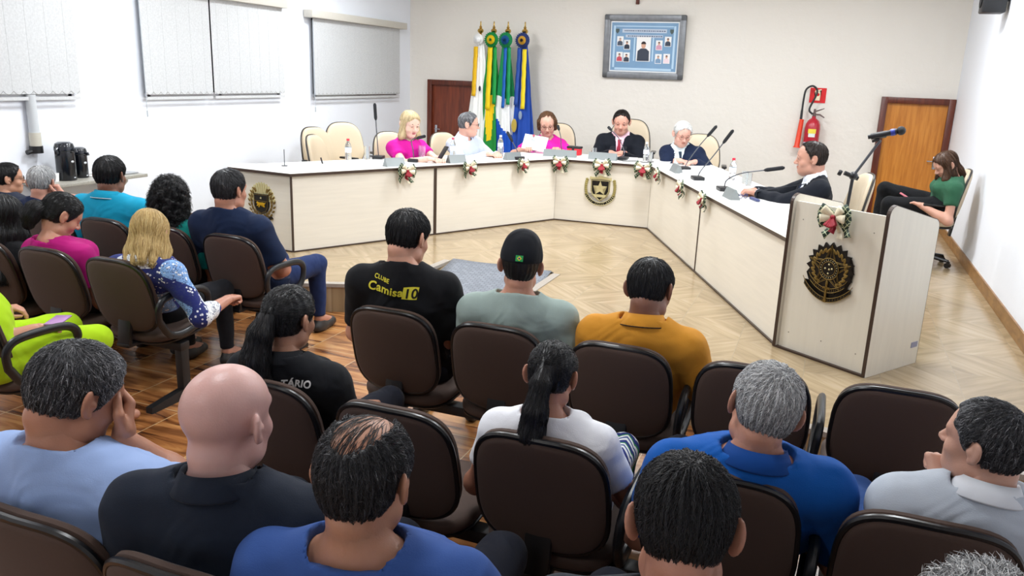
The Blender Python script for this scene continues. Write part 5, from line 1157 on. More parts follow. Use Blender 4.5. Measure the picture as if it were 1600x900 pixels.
def bottle(x, y, cap, label):
    r = empty('water_bottle', label, 'bottle', (x, y, TZ), group='water bottles on the desk')
    bb_ = MB().lathe([(0, 0), (.03, 0), (.034, .01), (.034, .06), (.031, .07), (.034, .08), (.034, .14), (.028, .165), (.014, .19), (.013, .205)], n=20).build('bottle_body', M_pet, r)
    MB().lathe([(.0345, .08), (.0348, .081), (.0348, .13), (.0345, .131)], n=20).build('bottle_label', mat('bottle_label', 'dfe6ee', .5), bb_); MB().lathe([(.015, .2), (.016, .202), (.016, .222), (0, .223)], n=16).build('bottle_cap', mat('cap_' + cap, cap, .4), r)
bottle(-4.72, 7.32, 'd03a4a', 'water bottle with a red cap standing before the empty chairs'); bottle(-3.98, 8.33, 'c85a70', 'water bottle with a pink cap before the man in the white shirt'); bottle(-3.72, 9.12, 'e8eef4', 'water bottle with a pale cap between the white shirted man and the flags')
bottle(-3.45, 9.55, 'd06070', 'water bottle with a pink cap beside the woman reading a sheet'); bottle(-2.02, 9.56, 'f0f0f0', 'clear water bottle with a white cap between the suited man and the white haired man'); bottle(-.86, 8.22, 'd02040', 'water bottle with a red cap on the right desk wing')
def glass(x, y, label, h=.12, r_=.032):
    o = MB().lathe([(0, 0), (r_ * .8, 0), (r_ * .85, .004), (r_, h), (r_ - .003, h), (r_ * .78, .008), (0, .008)], n=20).build('drinking_glass', M_glassw); o.location = (x, y, TZ); tag(o, label, 'glass', 'drinking glasses on the desk')
glass(-4.60, 7.50, 'clear glass right of the red capped bottle before the empty chairs', .14); glass(-4.13, 7.86, 'clear glass at the elbow of the woman in magenta', .15, .04); glass(-3.56, 8.75, 'clear glass at the hands of the man in the white shirt'); glass(-2.63, 9.45, 'clear glass left of the suited man'); glass(-1.94, 9.42, 'clear glass left of the white haired man'); glass(-.72, 8.05, 'clear glass right of the red capped bottle on the right wing'); glass(-.67, 7.9, 'clear glass nearest the hands of the man at the right wing')
def simple(name, label, cat, loc, rz, mb, m=None, group=None):
    o = mb.build(name, m); o.location = loc; o.rotation_euler = (0, 0, rz); return tag(o, label, cat, group)
M_pap = mat('paper', 'f2f2f0', .7); M_np = mat('nameplate_grey', '83898a', .35, .2)
def nameplate(x, y, rz, label, w_=.26):
    r = empty('name_plate', label, 'name plate', (x, y, TZ), rz, 'grey name plates on the desk'); MB().prism([(-.045, 0), (.045, 0), (.008, .085), (-.008, .085)], w_, Matrix(((0, 0, 1, -w_ / 2), (1, 0, 0, 0), (0, 1, 0, 0), (0, 0, 0, 1)))).build('plate_body', M_np, r, smooth=False)
    MB().prism([(-.03 + .0, .0), (.03, .0), (.02, .05), (-.02, .05)], .002, Matrix.Translation((w_ * .0, -.034, .02)) @ Matrix.Rotation(rad(66), 4, 'X')).build('plate_crest', mat('plate_crest', 'b8ae84', .4), r)
lw, rw = an(L1, A_), an(B_, E_)
for d, lb in ((1.18, 'grey name plate beside the tall microphone at the left'), (1.97, 'greenish grey name plate behind the second bow'), (2.78, 'grey name plate behind the third bow')): p = onseg(L1, A_, d, .1); nameplate(p.x, p.y, lw, lb, .22)
p = onseg(A_, B_, .02, .22); nameplate(p.x - .05, p.y, .15, 'wide grey name plate under the sheet of the reading woman', .4); p = onseg(A_, B_, .5, .22); nameplate(p.x, p.y, 0, 'grey name plate in front of the suited man', .34)
p = onseg(B_, E_, .62, .12); nameplate(p.x, p.y, rw, 'grey name plate before the white haired man', .26); p = onseg(B_, E_, 2.45, .14); nameplate(p.x, p.y, rw, 'dark name plate nearest the lectern', .22)
simple('camera_bag', 'small red and black case on the desk between reading woman and suited man', 'case', (-2.93, 9.62, TZ), -.1, MB().mat(mat('case_red', 'd02030', .5)).box((0, 0, .045), (.17, .1, .09), bev=.015).mat(M_blk).box((0, 0, .095), (.18, .105, .03), bev=.01).box((0, -.04, .05), (.03, .04, .09), bev=.006))
o = MB().tube([(0, 0, 0), (0, 0, .008)], .03, 14).tube([(0, 0, 0), (0, 0, .16)], .004, 8).build('small_antenna', M_chr); o.location = (-4.88, 6.45, TZ); tag(o, 'thin short antenna rod on the left end of the desk', 'antenna')
simple('pen', 'short dark pen upright near the left end of the desk', 'pen', (-4.72, 6.85, TZ), 0, MB().tube([(0, 0, 0), (-.02, .0, .06)], .008, 8), M_blk)
simple('pen', 'black pen lying behind the glass near the empty chairs', 'pen', (-4.66, 7.78, TZ + .008), .6, MB().tube([(-.07, 0, 0), (.07, 0, 0)], .007, 8), M_blk)
for i, (x, y, rz, w_, h_, lb) in enumerate([(-4.35, 7.35, .3, .21, .3, 'white paper sheets near the tall microphone at the left'), (-3.72, 8.55, .5, .21, .3, 'white papers under the hands of the man in the white shirt'), (-3.35, 9.15, .1, .3, .22, 'white papers beside the third name plate'), (-2.3, 9.62, .1, .3, .21, 'white papers under the hands of the suited man'),
    (-1.3, 9.0, 1.1, .5, .32, 'large white document spread before the white haired man'), (-1.05, 8.25, 1.2, .3, .42, 'white papers beside the second tall microphone of the right wing'), (-.55, 7.45, .9, .22, .3, 'white paper under the hands of the man at the right wing'), (-1.36, 8.55, .9, .2, .16, 'small grey notebook by the first right wing microphone')]):
    simple('paper_sheets', lb, 'papers', (x, y, TZ), rz, MB().box((0, 0, .004), (w_, h_, .006)).box((.01, .012, .009), (w_, h_, .003), R=Matrix.Rotation(.06, 3, 'Z')), M_pap)
g = MB()
for sx in (-1, 1): g.tube([(sx * .033 + .026 * cos(a), 0, .012 + .018 * sin(a) + .01) for a in np.linspace(0, 2 * pi, 16, endpoint=False)], .003, 6, closed=True).tube([(sx * .06, 0, .025), (sx * .065, .12, .006)], .003, 6)
g.box((0, 0, .024), (.02, .004, .004)); simple('eyeglasses', 'blue framed eyeglasses lying on the right desk wing near the lectern', 'eyeglasses', (-.62, 6.96, TZ), 1.0, g, mat('frame_blue', '2f3a6a', .3))
simple('glasses_case', 'slim dark blue case lying by the eyeglasses on the right wing', 'case', (-.52, 6.90, TZ + .012), -1.1, MB().box((0, 0, 0), (.16, .035, .022), bev=.008), mat('case_navy', '3a4470', .4))
simple('mobile_phone', 'black phone lying beside the base of the longest right wing microphone', 'phone', (-.72, 7.2, TZ + .006), .2, MB().box((0, 0, 0), (.075, .15, .01), bev=.004), M_blk)
c_ = MB().tube(smoothpath([(-2.35, 9.42, TZ + .006), (-2.2, 9.3, TZ + .006), (-2.1, 9.38, TZ + .006), (-1.98, 9.32, TZ + .006), (-1.9, 9.45, TZ + .006)]), .005, 6).build('cable', M_blk); tag(c_, 'thin black microphone cable curling on the desk in front of the suited man', 'cable')

# ------------------------------------------------------------------ chairs
M_brown = mat('brown_upholstery', '443128', .8, noise=.12, nscale=300, sheen=.06, bump=.15, bscale=500, bdist=.002); M_trim = mat('black_edge_plastic', '121214', .3); M_steel = mat('black_painted_steel', '141416', .45)
def sq(a, n=3.4): c, s_ = cos(a), sin(a); return (abs(c) ** (2 / n) * (1 if c > 0 else -1), abs(s_) ** (2 / n) * (1 if s_ > 0 else -1))
def pad(mb, w_, h_, th, M, curve=0, n=48, k=8, ex=3.4, taper=0, both=True, sag=0):
    """soft rounded cushion in its local xy plane, thickness along z"""
    f0 = len(mb.bm.faces)
    def pt(r, a, s_):
        x, y = sq(a, ex); x *= r * w_ / 2; y *= r * h_ / 2; x *= 1 - taper * (y / (h_ / 2)); e = max(0., 1 - r ** 7) ** .5
        z = s_ * th / 2 * (.25 + .75 * e) + curve * x * x * 4 / w_ / w_ + sag * (y * 2 / h_) ** 2
        return M @ Vector((x, y, z))
    rs = [.25, .55, .8, .92, .97, 1.0]
    for s_ in (1, -1):
        rings = [[mb.bm.verts.new(pt(r, 2 * pi * i / n, s_)) for i in range(n)] for r in rs]; c = mb.bm.verts.new(pt(0, 0, s_))
        for i in range(n):
            mb.bm.faces.new((c, rings[0][i], rings[0][(i + 1) % n]))
            for A, B in zip(rings, rings[1:]): mb.bm.faces.new((A[i], B[i], B[(i + 1) % n], A[(i + 1) % n]))
        if s_ == 1: o1 = rings[-1]
        else:
            for i in range(n): mb.bm.faces.new((o1[i], o1[(i + 1) % n], rings[-1][(i + 1) % n], rings[-1][i]))
    mb._fin(f0); return mb
def rim(mb, w_, h_, M, r_, curve=0, n=48, ex=3.4, taper=0, z=0, sag=0, flat=1.0, grow=1.0):
    pts = []
    for i in range(n):
        x, y = sq(2 * pi * i / n, ex); x *= w_ / 2 * grow; y *= h_ / 2 * grow; x *= 1 - taper * (y / (h_ / 2)); pts.append(M @ Vector((x, y, z + curve * x * x * 4 / w_ / w_ + sag * (y * 2 / h_) ** 2)))
    mb.tube(pts, r_, 8, closed=True, flat=flat); return mb
BW, BH, BZ = .44, .44, .64        # back width, height, centre height
REC = rad(14)
MBK = Matrix.Translation((0, .045, BZ)) @ Matrix.Rotation(pi / 2 + REC, 4, 'X') @ Matrix.Rotation(0, 4, 'Z')     # local y is up, local z points backward (-Y)
def make_chair(arm=None):
    r = empty('auditorium_chair', 'x', 'chair')
    bk_ = pad(MB(), BW, BH, .045, MBK @ Matrix.Translation((0, 0, -.018)), curve=-.025, taper=.02).build('backrest', M_brown, r)
    pad(MB(), BW * .965, BH * .965, .03, MBK @ Matrix.Translation((0, 0, .012)), curve=-.025, taper=.02).build('back_cover', M_brown, bk_)
    rim(MB(), BW, BH, MBK, .0105, curve=-.025, taper=.02, z=.006, grow=.985).build('edge_trim', M_trim, bk_)
    MS = Matrix.Translation((0, .315, .405)) @ Matrix.Rotation(rad(3), 4, 'X')
    st_ = pad(MB(), .46, .45, .07, MS, ex=3.6, sag=-.008).build('seat', M_brown, r); q = MB(); pad(q, .45, .44, .03, MS @ Matrix.Translation((0, 0, -.035)), ex=3.6); q.build('seat_shell', M_trim, st_)
    q = MB().box((0, .06, .44), (.09, .025, .2), R=Matrix.Rotation(-REC * .6, 3, 'X'), bev=.006).box((0, .14, .35), (.09, .22, .02), bev=.004); q.build('back_bracket', M_steel, r)
    for sx in (arm or ()):
        pts = [(sx * .255, .06, .52), (sx * .262, .055, .60), (sx * .265, .11, .645), (sx * .265, .26, .65), (sx * .265, .38, .635), (sx * .262, .43, .58), (sx * .258, .40, .48), (sx * .25, .28, .41), (sx * .25, .14, .42)]
        P_ = smoothpath(pts + [pts[0]], 6)[:-1]; MB().tube(P_, .016, 10, closed=True, flat=1.35).build('armrest', mat('armrest_black', '15181c', .35), r)
    return r
protos = {}
def chair(x, y, label, arm=(), rz=0, s=1.0, group='brown auditorium chairs of the audience', z=0):
    k = tuple(arm)
    if k not in protos: protos[k] = make_chair(arm); o = protos[k]
    else: o = copy_tree(protos[k])
    o.location = (x, y, z); o.rotation_euler = (0, 0, rz); o.scale = (s, s, s); o['label'] = label; o['category'] = 'chair'; o['group'] = group; return o
def bench_frame(x0, x1, y, label, legs=None):
    r = empty('seat_frame', label, 'seat frame', ((x0 + x1) / 2, y, 0), group='black steel frames under the audience seats'); w_ = x1 - x0
    MB().box((0, .25, .32), (w_, .07, .05), bev=.006).build('beam', M_steel, r)
    for lx in (legs or (x0 + .08, x1 - .08)):
        lx = lx - (x0 + x1) / 2
        q = MB().box((lx, .25, .17), (.05, .06, .3), bev=.005); pl = [(-.02, 0), (.50, 0), (.50, .025), (.30, .06), (.20, .06), (-.02, .035)]
        q.prism(pl, .045, Matrix.Translation((lx - .0225, 0, 0)) @ Matrix(((0, 0, 1, 0), (1, 0, 0, 0), (0, 1, 0, 0), (0, 0, 0, 1)))); q.build('leg', M_steel, r)
Y1, Y2, Y3 = 3.03, 2.08, 1.15
chair(-1.76, Y1, 'brown audience chair of the man in the black printed shirt'); chair(-1.24, Y1, 'brown audience chair of the man in the black cap'); chair(-.69, Y1, 'brown audience chair of the man in the orange shirt', (1,))
chair(-.16, Y1, 'empty brown chair right of the orange shirt, before the grey haired man in blue', (1,)); chair(.36, Y1, 'empty brown chair in front of the man in the pale grey polo')
chair(-1.73, Y2, 'brown chair of the woman in black with the long ponytail'); chair(-1.21, Y2, 'empty brown chair right in front of the balding man'); chair(-.70, Y2, 'brown chair of the woman in the white shirt with a ponytail', (1,)); chair(-.16, Y2, 'brown chair of the grey haired man in the blue polo', (1,)); chair(.37, Y2 - .02, 'brown chair of the man in the pale grey polo')
chair(-1.66, Y3, 'brown chair of the man in the light blue shirt, bottom left'); chair(-1.20, Y3 - .02, 'brown chair of the bald man'); chair(-.70, Y3 - .02, 'brown chair of the balding man in the blue shirt'); chair(-.17, Y3 - .02, 'brown chair of the dark haired man at the bottom edge'); chair(.36, Y3 - .02, 'brown chair at the bottom right, below the man in the pale grey polo')
bench_frame(-1.98, .6, Y1, 'black steel frame under the front row of the right block', (-1.9, -.95, .05, .55)); bench_frame(-1.95, .6, Y2, 'black steel frame under the middle row of the right block', (-1.5, -.43, .1, .55)); bench_frame(-1.9, .6, Y3, 'black steel frame under the rear row of the right block', (-1.4, .1))
Z1, Z2, Z0 = 3.14, 3.96, 2.30
chair(-3.54, Z1, 'brown chair of the blond woman in the floral blouse', (1,)); chair(-4.06, Z1, 'brown chair of the woman in the magenta top'); chair(-4.58, Z1, 'brown chair of the woman with long black hair at the left edge')
chair(-3.46, Z2, 'brown chair of the man in the navy shirt', (1,)); chair(-4.0, Z2, 'brown chair of the curly haired woman in teal'); chair(-4.52, Z2, 'brown chair of the man in the turquoise polo'); chair(-5.04, Z2, 'brown chair of the grey haired man near the left wall'); chair(-5.56, Z2, 'brown chair of the man with glasses near the left wall')
chair(-3.60, Z0, 'brown chair of the woman in the lime dress', (1,)); 
bench_frame(-5.3, -3.3, Z1, 'black steel frame under the second row of the left block', (-3.33, -5.1)); bench_frame(-5.8, -3.24, Z2, 'black steel frame under the front row of the left block', (-3.25, -5.5)); bench_frame(-4.5, -3.36, Z0, 'black steel frame under the third row of the left block', (-3.39, -4.4))
# beige swivel chairs
M_bei = mat('beige_leather', 'd0bfa4', .45, bump=.08, bscale=60); M_fr = mat('dark_chair_edge', '2a2622', .4)
def make_office(high=1.0, arms=True):
    r = empty('swivel_chair', 'x', 'chair'); h_ = .5 * high; zc = .50 + h_ / 2
    Mb = Matrix.Translation((0, -.22, zc)) @ Matrix.Rotation(pi / 2 + rad(10), 4, 'X')
    bk_ = pad(MB(), .47, h_, .08, Mb, curve=-.05, ex=3.0, taper=.12).build('backrest', M_bei, r); rim(MB(), .47, h_, Mb, .011, curve=-.05, ex=3.0, taper=.12, z=.012, grow=1.0).build('back_edge', M_fr, bk_)
    st_ = pad(MB(), .5, .48, .09, Matrix.Translation((0, .05, .46)), ex=3.4).build('seat', M_bei, r); pad(MB(), .49, .47, .03, Matrix.Translation((0, .05, .415)), ex=3.4).build('seat_shell', M_trim, st_)
    MB().box((0, -.2, .44), (.07, .02, .26), R=Matrix.Rotation(.12, 3, 'X')).box((0, -.08, .4), (.07, .25, .02)).build('back_bracket', M_steel, r)
    MB().tube([(0, .03, .08), (0, .03, .25)], .028, 14).tube([(0, .03, .25), (0, .03, .41)], .016, 12).build('gas_column', M_steel, r)
    q = MB()
    for k in range(5):
        a = 2 * pi * k / 5 + .3; q.tube([(0, .03, .1), (.27 * cos(a), .03 + .27 * sin(a), .07)], [.03, .016], 8)
    sb_ = q.build('star_base', M_trim, r)
    for k in range(5):
        a = 2 * pi * k / 5 + .3; x, y = .27 * cos(a), .03 + .27 * sin(a); MB().tube([(x - .02 * sin(a), y + .02 * cos(a), .028), (x + .02 * sin(a), y - .02 * cos(a), .028)], .028, 14).box((x, y, .06), (.03, .03, .02)).build('caster', M_trim, sb_)
    if arms:
        for sx in (-1, 1): MB().tube(smoothpath([(sx * .27, .1, .44), (sx * .3, .1, .56), (sx * .3, .08, .64)]), .014, 8).box((sx * .3, .03, .65), (.06, .26, .025), bev=.01).build('armrest', M_trim, r)
    return r
of0 = None
def office(x, y, rz, label, s=1.08):
    global of0
    if of0 is None: of0 = make_office(); o = of0
    else: o = copy_tree(of0)
    o.location = (x, y, P); o.rotation_euler = (0, 0, rad(rz)); o.scale = (s, s, s); o['label'] = label; o['category'] = 'chair'; o['group'] = 'beige swivel chairs of the council'; return o
office(-5.30, 7.82, -100, 'empty beige swivel chair at the far left behind the desk, with dark edge in front', 1.0); office(-5.42, 8.45, -125, 'empty beige swivel chair set furthest back, left of the woman in magenta', 1.02); office(-5.05, 7.52, -80, 'empty beige swivel chair seen edge on, nearest the left end of the desk', .95)
office(-4.52, 8.06, -117, 'beige swivel chair of the woman in magenta', .98); office(-4.30, 9.0, -117, 'beige swivel chair of the man in the white shirt', .94); office(-3.40, 10.30, -165, 'beige swivel chair of the woman reading a sheet', 1.05); office(-2.50, 10.62, -172, 'tall beige swivel chair of the man in the dark suit and red tie', 1.14); office(-1.48, 10.15, -172, 'beige swivel chair of the white haired man', 1.03)
office(.10, 7.28, 104, 'beige swivel chair behind the man at the right wing, beside the lectern', .98); office(1.03, 8.78, 94, 'beige swivel chair by the right wall, the young woman in green sits on it', .95)

# ------------------------------------------------------------------ the people
def floral():
    t = NT('floral_blouse'); co = t.coord('Object'); v = t.new('ShaderNodeTexVoronoi', Scale=9.0); t.link(co, v.inputs['Vector'])
    base = t.ramp(v.outputs['Color'], [(0, '18246e'), (.35, '1c2a80'), (.5, 'e6e8ea'), (.72, '7fa8dc'), (.86, 'dfe6ee')], 'CONSTANT')
    v2 = t.new('ShaderNodeTexVoronoi', Scale=46.0); t.link(co, v2.inputs['Vector']); n = t.new('ShaderNodeTexNoise', Scale=38.0, Detail=3.0, Distortion=1.5); t.link(co, n.inputs['Vector'])
    k = t.math('LESS_THAN', t.math('ABSOLUTE', t.math('SUBTRACT', n.outputs['Fac'], .5)), .022); k2 = t.math('LESS_THAN', v2.outputs['Distance'], .3)
    m1 = t.new('ShaderNodeMix', data_type='RGBA'); t.link(k2, m1.inputs[0]); t.link(base, m1.inputs[6]); m1.inputs[7].default_value = srgb('e8ecf2')
    n3 = t.new('ShaderNodeTexNoise', Scale=6.0); t.link(co, n3.inputs['Vector']); gate = t.math('GREATER_THAN', n3.outputs['Fac'], .5); t.link(t.math('MULTIPLY', k2, gate), m1.inputs[0])
    m2 = t.new('ShaderNodeMix', data_type='RGBA'); t.link(k, m2.inputs[0]); t.link(m1.outputs[2], m2.inputs[6]); m2.inputs[7].default_value = srgb('2a3868'); t.link(m2.outputs[2], t.b.inputs['Base Color']); t.b.inputs['Roughness'].default_value = .85; return t.m
def zigzag():
    t = NT('zigzag_trousers'); co = t.coord('Object'); s_ = t.new('ShaderNodeSeparateXYZ'); t.link(co, s_.inputs[0])
    z = t.math('PINGPONG', t.math('ADD', s_.outputs[0], 2.0), .03); f = t.math('FRACT', t.math('DIVIDE', t.math('ADD', t.math('ADD', s_.outputs[1], z), 3.0), .075))
    t.link(t.ramp(f, [(0, '1a2a78'), (.32, 'e8eaee'), (.55, '23488a'), (.7, 'e8eaee'), (.88, '2a8a4a')], 'CONSTANT'), t.b.inputs['Base Color']); t.b.inputs['Roughness'].default_value = .85; return t.m
SHL = lambda m, t0=.35, ts=.18, **k: dict(m=m, t0=t0, ts=ts, **k)
crowngrey = lambda a: (lambda q: a * np.clip((q[:, 2] - .0) * 6, -.6, 1))
ARML = ((.2, .15, -1), (-.4, .95, -.1)); ARMR = ((-.2, .15, -1), (.4, .95, -.1))      # first entry: the person's right arm
Tn = dict(res=.008)
# front row of the right block
d = person('camisa', 'person in a black shirt printed with a yellow CLUBE Camisa10 logo on the back', (-1.77, 3.33), 8, 1.1, (-1.765, 3.23, 1.155), (-18, -14, 0), skin='cf9274', hair=('short', SHL('black', .3)), nhair=2500, shirt=('shirt', '0e0f13'), sleeve=.8, w=1.16, fat=.012, arms=(((.25, .25, -1), (-.5, .9, .05)), ((-.25, .25, -1), (.5, .9, .05))), **Tn)
YEL = mat('print_yellow', 'dcd23a', .6); WHT = mat('print_white', 'e6e6e6', .6); BLK = mat('print_black', '0c0c0e', .6)
shirt_text(d, [('CLUBE', .024, -.06, -.008, .15, .0005, -4), ('Camisa', .052, -.048, -.058, .18, .0013, -4), ('#rect', .062, .052, .064, -.052, .2, -4)], YEL, 'shirt_print', 'yellow printed lettering'); shirt_text(d, [('10', .056, .063, -.072, .15, .0014, -4)], BLK, 'shirt_number', 'black number in the yellow box')
d = person('cap', 'person in a black cap with a small flag patch and a grey green t-shirt', (-1.24, 3.31), 8, 1.07, (-1.2, 3.23, 1.09), (7, 4, 3), skin='c88a6c', hair=('short', SHL('black', .25)), shirt=('shirt', '93a39e'), sleeve=.6, w=1.16, arms=(((.32, .12, -1), (-.3, .95, .0)), ARMR), **Tn)
def cap_on(d, col):
    q = Solid(); Hc, R, hs = d['Hc'], d['R'], d['hs']; T = d['TH']; q.ell(T((0, -.012, .038)), np.array((.088, .108, .1)) * hs, R); q.ell(T((0, .0, .09)), np.array((.07, .08, .06)) * hs, R, .02)
    q.fn(lambda X: -(((X - Hc) @ R) @ np.array((0, .12, 1)) / hs - .022), (Hc - .3, Hc + .3), .004); V, F = q.mesh(.006); cp_ = npmesh('cap', V, F, fabric('cloth_' + col, col), d['root'])
    b = MB(); n = 12; rows = []
    for j in range(6):
        t = j / 5; rows.append([b.bm.verts.new(T(((.08 - .012 * t * t) * sin(a) , .055 + .06 * t + .03 * cos(a) * (1 + t * .6) - (1 - cos(a)) * .03, .04 - .025 * t - .02 * (1 - cos(a)) * 1.2))) for a in np.linspace(-1.25, 1.25, n)])
    for A, B in zip(rows, rows[1:]):
        for i in range(n - 1): b.bm.faces.new((A[i], A[i+1], B[i+1], B[i]))
    o = b.build('cap_brim', fabric('cloth_' + col, col), cp_); o.modifiers.new('s', 'SOLIDIFY').thickness = .003
    Rm = Matrix(R.tolist()); f = MB(); g0 = Vector(T((.0, -.1165, .06))); rr = Rm @ Matrix.Rotation(rad(-16), 3, 'X')
    f.mat(mat('flag_green', '12964a', .5)).box(g0, (.03 * hs, .004, .024 * hs), rr); yv = rr @ Vector((0, -.0035, 0)); f.mat(mat('flag_yellow', 'e8d020', .5)).box(g0 + yv * .35, (.0135 * hs, .004, .0135 * hs), rr @ Matrix.Rotation(rad(45), 3, 'Y')); f.mat(mat('flag_blue', '22409a', .5)).ball(g0 + yv * .9, (.0042, .0022, .0042), 8, rr); f.build('flag_patch', None, cp_)
    MB().ball(T((0, .0, .146)), .006, 8).build('cap_button', fabric('cloth_' + col, col), cp_)
cap_on(d, '0e1118')
person('orange', 'person in a mustard orange polo with a dark collar stripe, black hair', (-.70, 3.36), 0, 1.12, (-.63, 3.27, 1.045), (-9, -18, -4), skin='8a5840', hair=('short', SHL('black', .3)), nhair=2500, shirt=('shirt', 'c98a2c'), sleeve=.75, w=1.14, fat=.01, collar=('c98a2c', '2a1a14'), arms=(((.35, .3, -1), (-.4, .95, .2)), ((-.3, .3, -1), (.5, .9, .2))), **Tn)
# middle row of the right block
d = person('blackw', 'person with long black hair in a ponytail and a black polo lettered TÁRIO', (-1.74, 2.39), 6, 1.0, (-1.72, 2.27, 1.03), (-10, -6, 0), skin='b8805f', fem=True, hair=('pony', SHL('black', .4, tail=[(0, -.105, .03), (-.01, -.135, -.04), (-.02, -.145, -.13), (-.02, -.135, -.22), (-.01, -.11, -.31), (0, -.1, -.38)], tr=[.03, .042, .05, .052, .045, .03])), nhair=3500, shirt=('shirt', '0f1116'), collar=('0f1116',), sleeve=.75, w=1.1, arms=(((.3, .3, -1), (-.3, .95, .1)), ARMR), **Tn)
shirt_text(d, [('TÁRIO', .034, .085, -.03, .12, .0012, -6)], WHT, 'shirt_print', 'white printed lettering')
person('ponyw', 'person with a straight black ponytail in a white t-shirt and zigzag trousers', (-.71, 2.38), 4, 1.0, (-.725, 2.27, .985), (-1, -18, 0), hs=.93, skin='b5785a', fem=True, hair=('pony', SHL('black', .4, tail=[(0, -.1, .035), (0, -.135, -.03), (-.005, -.14, -.12), (-.01, -.13, -.2), (-.02, -.105, -.29)], tr=[.022, .032, .04, .042, .02])), nhair=3500, shirt=('shirt', 'e4e6ec'), sleeve=.55, w=1.02, legcol=zigzag(), legs='skirt', arms=(((.6, .25, -1), (-.75, .85, .2)), ((-.4, .3, -1), (.5, .9, .2))), **Tn)
person('grayblue', 'person with silver grey hair in a bright blue polo, head tilted', (-.16, 2.39), 8, 1.12, (-.075, 2.235, 1.015), (6, -6, 12), skin='c08468', hair=('short', SHL('grey', .4, .28, L=.026, w=.0009, jit=.4, grey=lambda q: -.35 * np.clip(-q[:, 2] * 12, -.3, 1))), nhair=11000, shirt=('shirt', '0d55a8'), sleeve=.8, w=1.2, fat=.02, collar=('0a3f86',), arms=(((.3, .3, -1), (-.5, .9, .1)), ((-.3, .3, -1), (.5, .9, .1))), **Tn)
person('whitem', 'person in a pale grey white polo with greying dark hair, hand at chin, right edge', (.44, 2.36), 6, 1.08, (.475, 2.24, 1.02), (52, 4, 0), hs=.92, skin='d09a80', hair=('short', SHL('saltpepper', .38, .25, L=.024, w=.0008, jit=.4, grey=lambda q: .4 * np.clip(q[:, 1] * 14, 0, 1))), nhair=11000, shirt=('shirt', 'b9c2ce'), sleeve=.75, w=1.12, collar=('d9dde4',), legcol='26447a', arms=(((.3, .35, -1), (-.4, .9, .1)), ('ik', (.0, .085, -.1), (-.6, .3, -.8), (.5, .35, .75))), hand=((38, 0), (70, 0)), **Tn)
# rear row of the right block
person('lightblue', 'person in a light blue t-shirt with salt and pepper hair, hand pressed to the face', (-1.64, 1.46), 4, 1.12, (-1.70, 1.37, 1.075), (-20, -24, 0), skin='b87a58', hair=('short', SHL('saltpepper', .45, .25, L=.024, w=.0008, jit=.4, grey=lambda q: .35 * np.clip(q[:, 1] * 14 + q[:, 2] * 4, 0, 1), vol=1, th=.008)), nhair=11000, shirt=('shirt', '8fa6d2'), sleeve=.8, w=1.22, fat=.015, legcol='1d222c', arms=(('ik', (.035, .112, -.012), (.55, .35, -1), (-.35, .1, .9)), ARMR), hand=((55, 0), (38, 0)), hup=((.5, .75, .1), None), res=.007)
person('bald', 'bald person in a dark navy polo', (-1.22, 1.45), 14, 1.12, (-1.215, 1.36, 1.11), (-12, -2, 0), hs=1.02, skin='d2a29a', shirt=('shirt', '18202e'), sleeve=.75, w=1.22, fat=.02, collar=('18202e',), arms=(ARML, ARMR), res=.007)
person('balding', 'person with thinning dark hair over a bare crown in a royal blue t-shirt', (-.80, 1.43), 12, 1.13, (-.83, 1.33, 1.065), (-6, -2, 0), hs=1.03, skin='b9805f', hair=('balding', SHL('saltpepper', .22, .2, L=.024, w=.0008, jit=.4, grey=lambda q: .45 * np.clip(np.abs(q[:, 0]) * 22 - 1.2, 0, 1) * (q[:, 1] > -.02))), nhair=11000, shirt=('shirt', '32508f'), sleeve=.75, w=1.2, fat=.02, nh=-.012, nf=.3, arms=(ARML, ARMR), res=.007)
person('blackbr', 'dark haired person seen from behind at the bottom edge, right of centre', (-.18, 1.43), 8, 1.13, (-.155, 1.31, 1.135), (0, -20, 0), hs=0.96, skin='b87c60', hair=('short', SHL('black', .45, .2, L=.02, w=.0008, jit=.4)), nhair=11000, shirt=('shirt', '2a3038'), sleeve=.75, w=1.15, arms=(ARML, ARMR), res=.007)
person('curlbr', 'person of whom only grey curly hair shows at the bottom right corner', (.37, 1.43), 4, 1.08, (.335, 1.30, 1.035), (10, 0, 0), skin='c08468', hair=('short', SHL('grey', .55, .3, th=.014, wa=.005, wf=60, lift=.014, jit=1.1)), nhair=5000, shirt=('shirt', '5a6068'), sleeve=.75, **Tn)
# left block
d = person('lime', 'person in a lime green dress holding a phone, at the left edge', (-3.62, 2.44), -14, 1.1, (-3.74, 2.42, 1.12), (-25, -25, 0), skin='cf8f70', fem=True, hair=('bob', SHL('darkbrown')), shirt=('dress', 'aad21a'), sleeve=.62, w=1.15, fat=.03, legs=None, arms=(((.12, .12, -1), (.0, 1, .12)), ((-.2, .2, -1), (.5, .9, .2))), knees=((.42, 0), (.42, 0)), hand=((55, 0), (38, 0)), **Tn)
W_ = world_of(d, d['A'][1][1] + d['A'][1][2] * .1 + np.array((0, 0, .02))); simple('mobile_phone', 'phone with a pink case held by the woman in the lime dress', 'phone', W_, .5, MB().box((0, 0, 0), (.075, .15, .009), bev=.004), mat('phone_pink', 'b58ac0', .3))
person('blond', 'person with long blond hair in a blue and white floral blouse, fist on the armrest', (-3.56, 3.45), 8, 1.03, (-3.44, 3.33, .975), (22, -34, 0), skin='c98a6e', fem=True, hair=('long', SHL('blond', .5, .25, len=.18, wd=.085, fwd=.02, th=.017, w=.0012, jit=.05, L=.11, wa=.0008)), nhair=6000, shirt=('blouse', 'ffffff', floral()), sleeve=1.5, w=1.05, legcol='14161c', arms=(((.5, .12, -.9), (.05, .85, .12)), ARMR), hand=((75, 0), (38, 0)), **Tn)
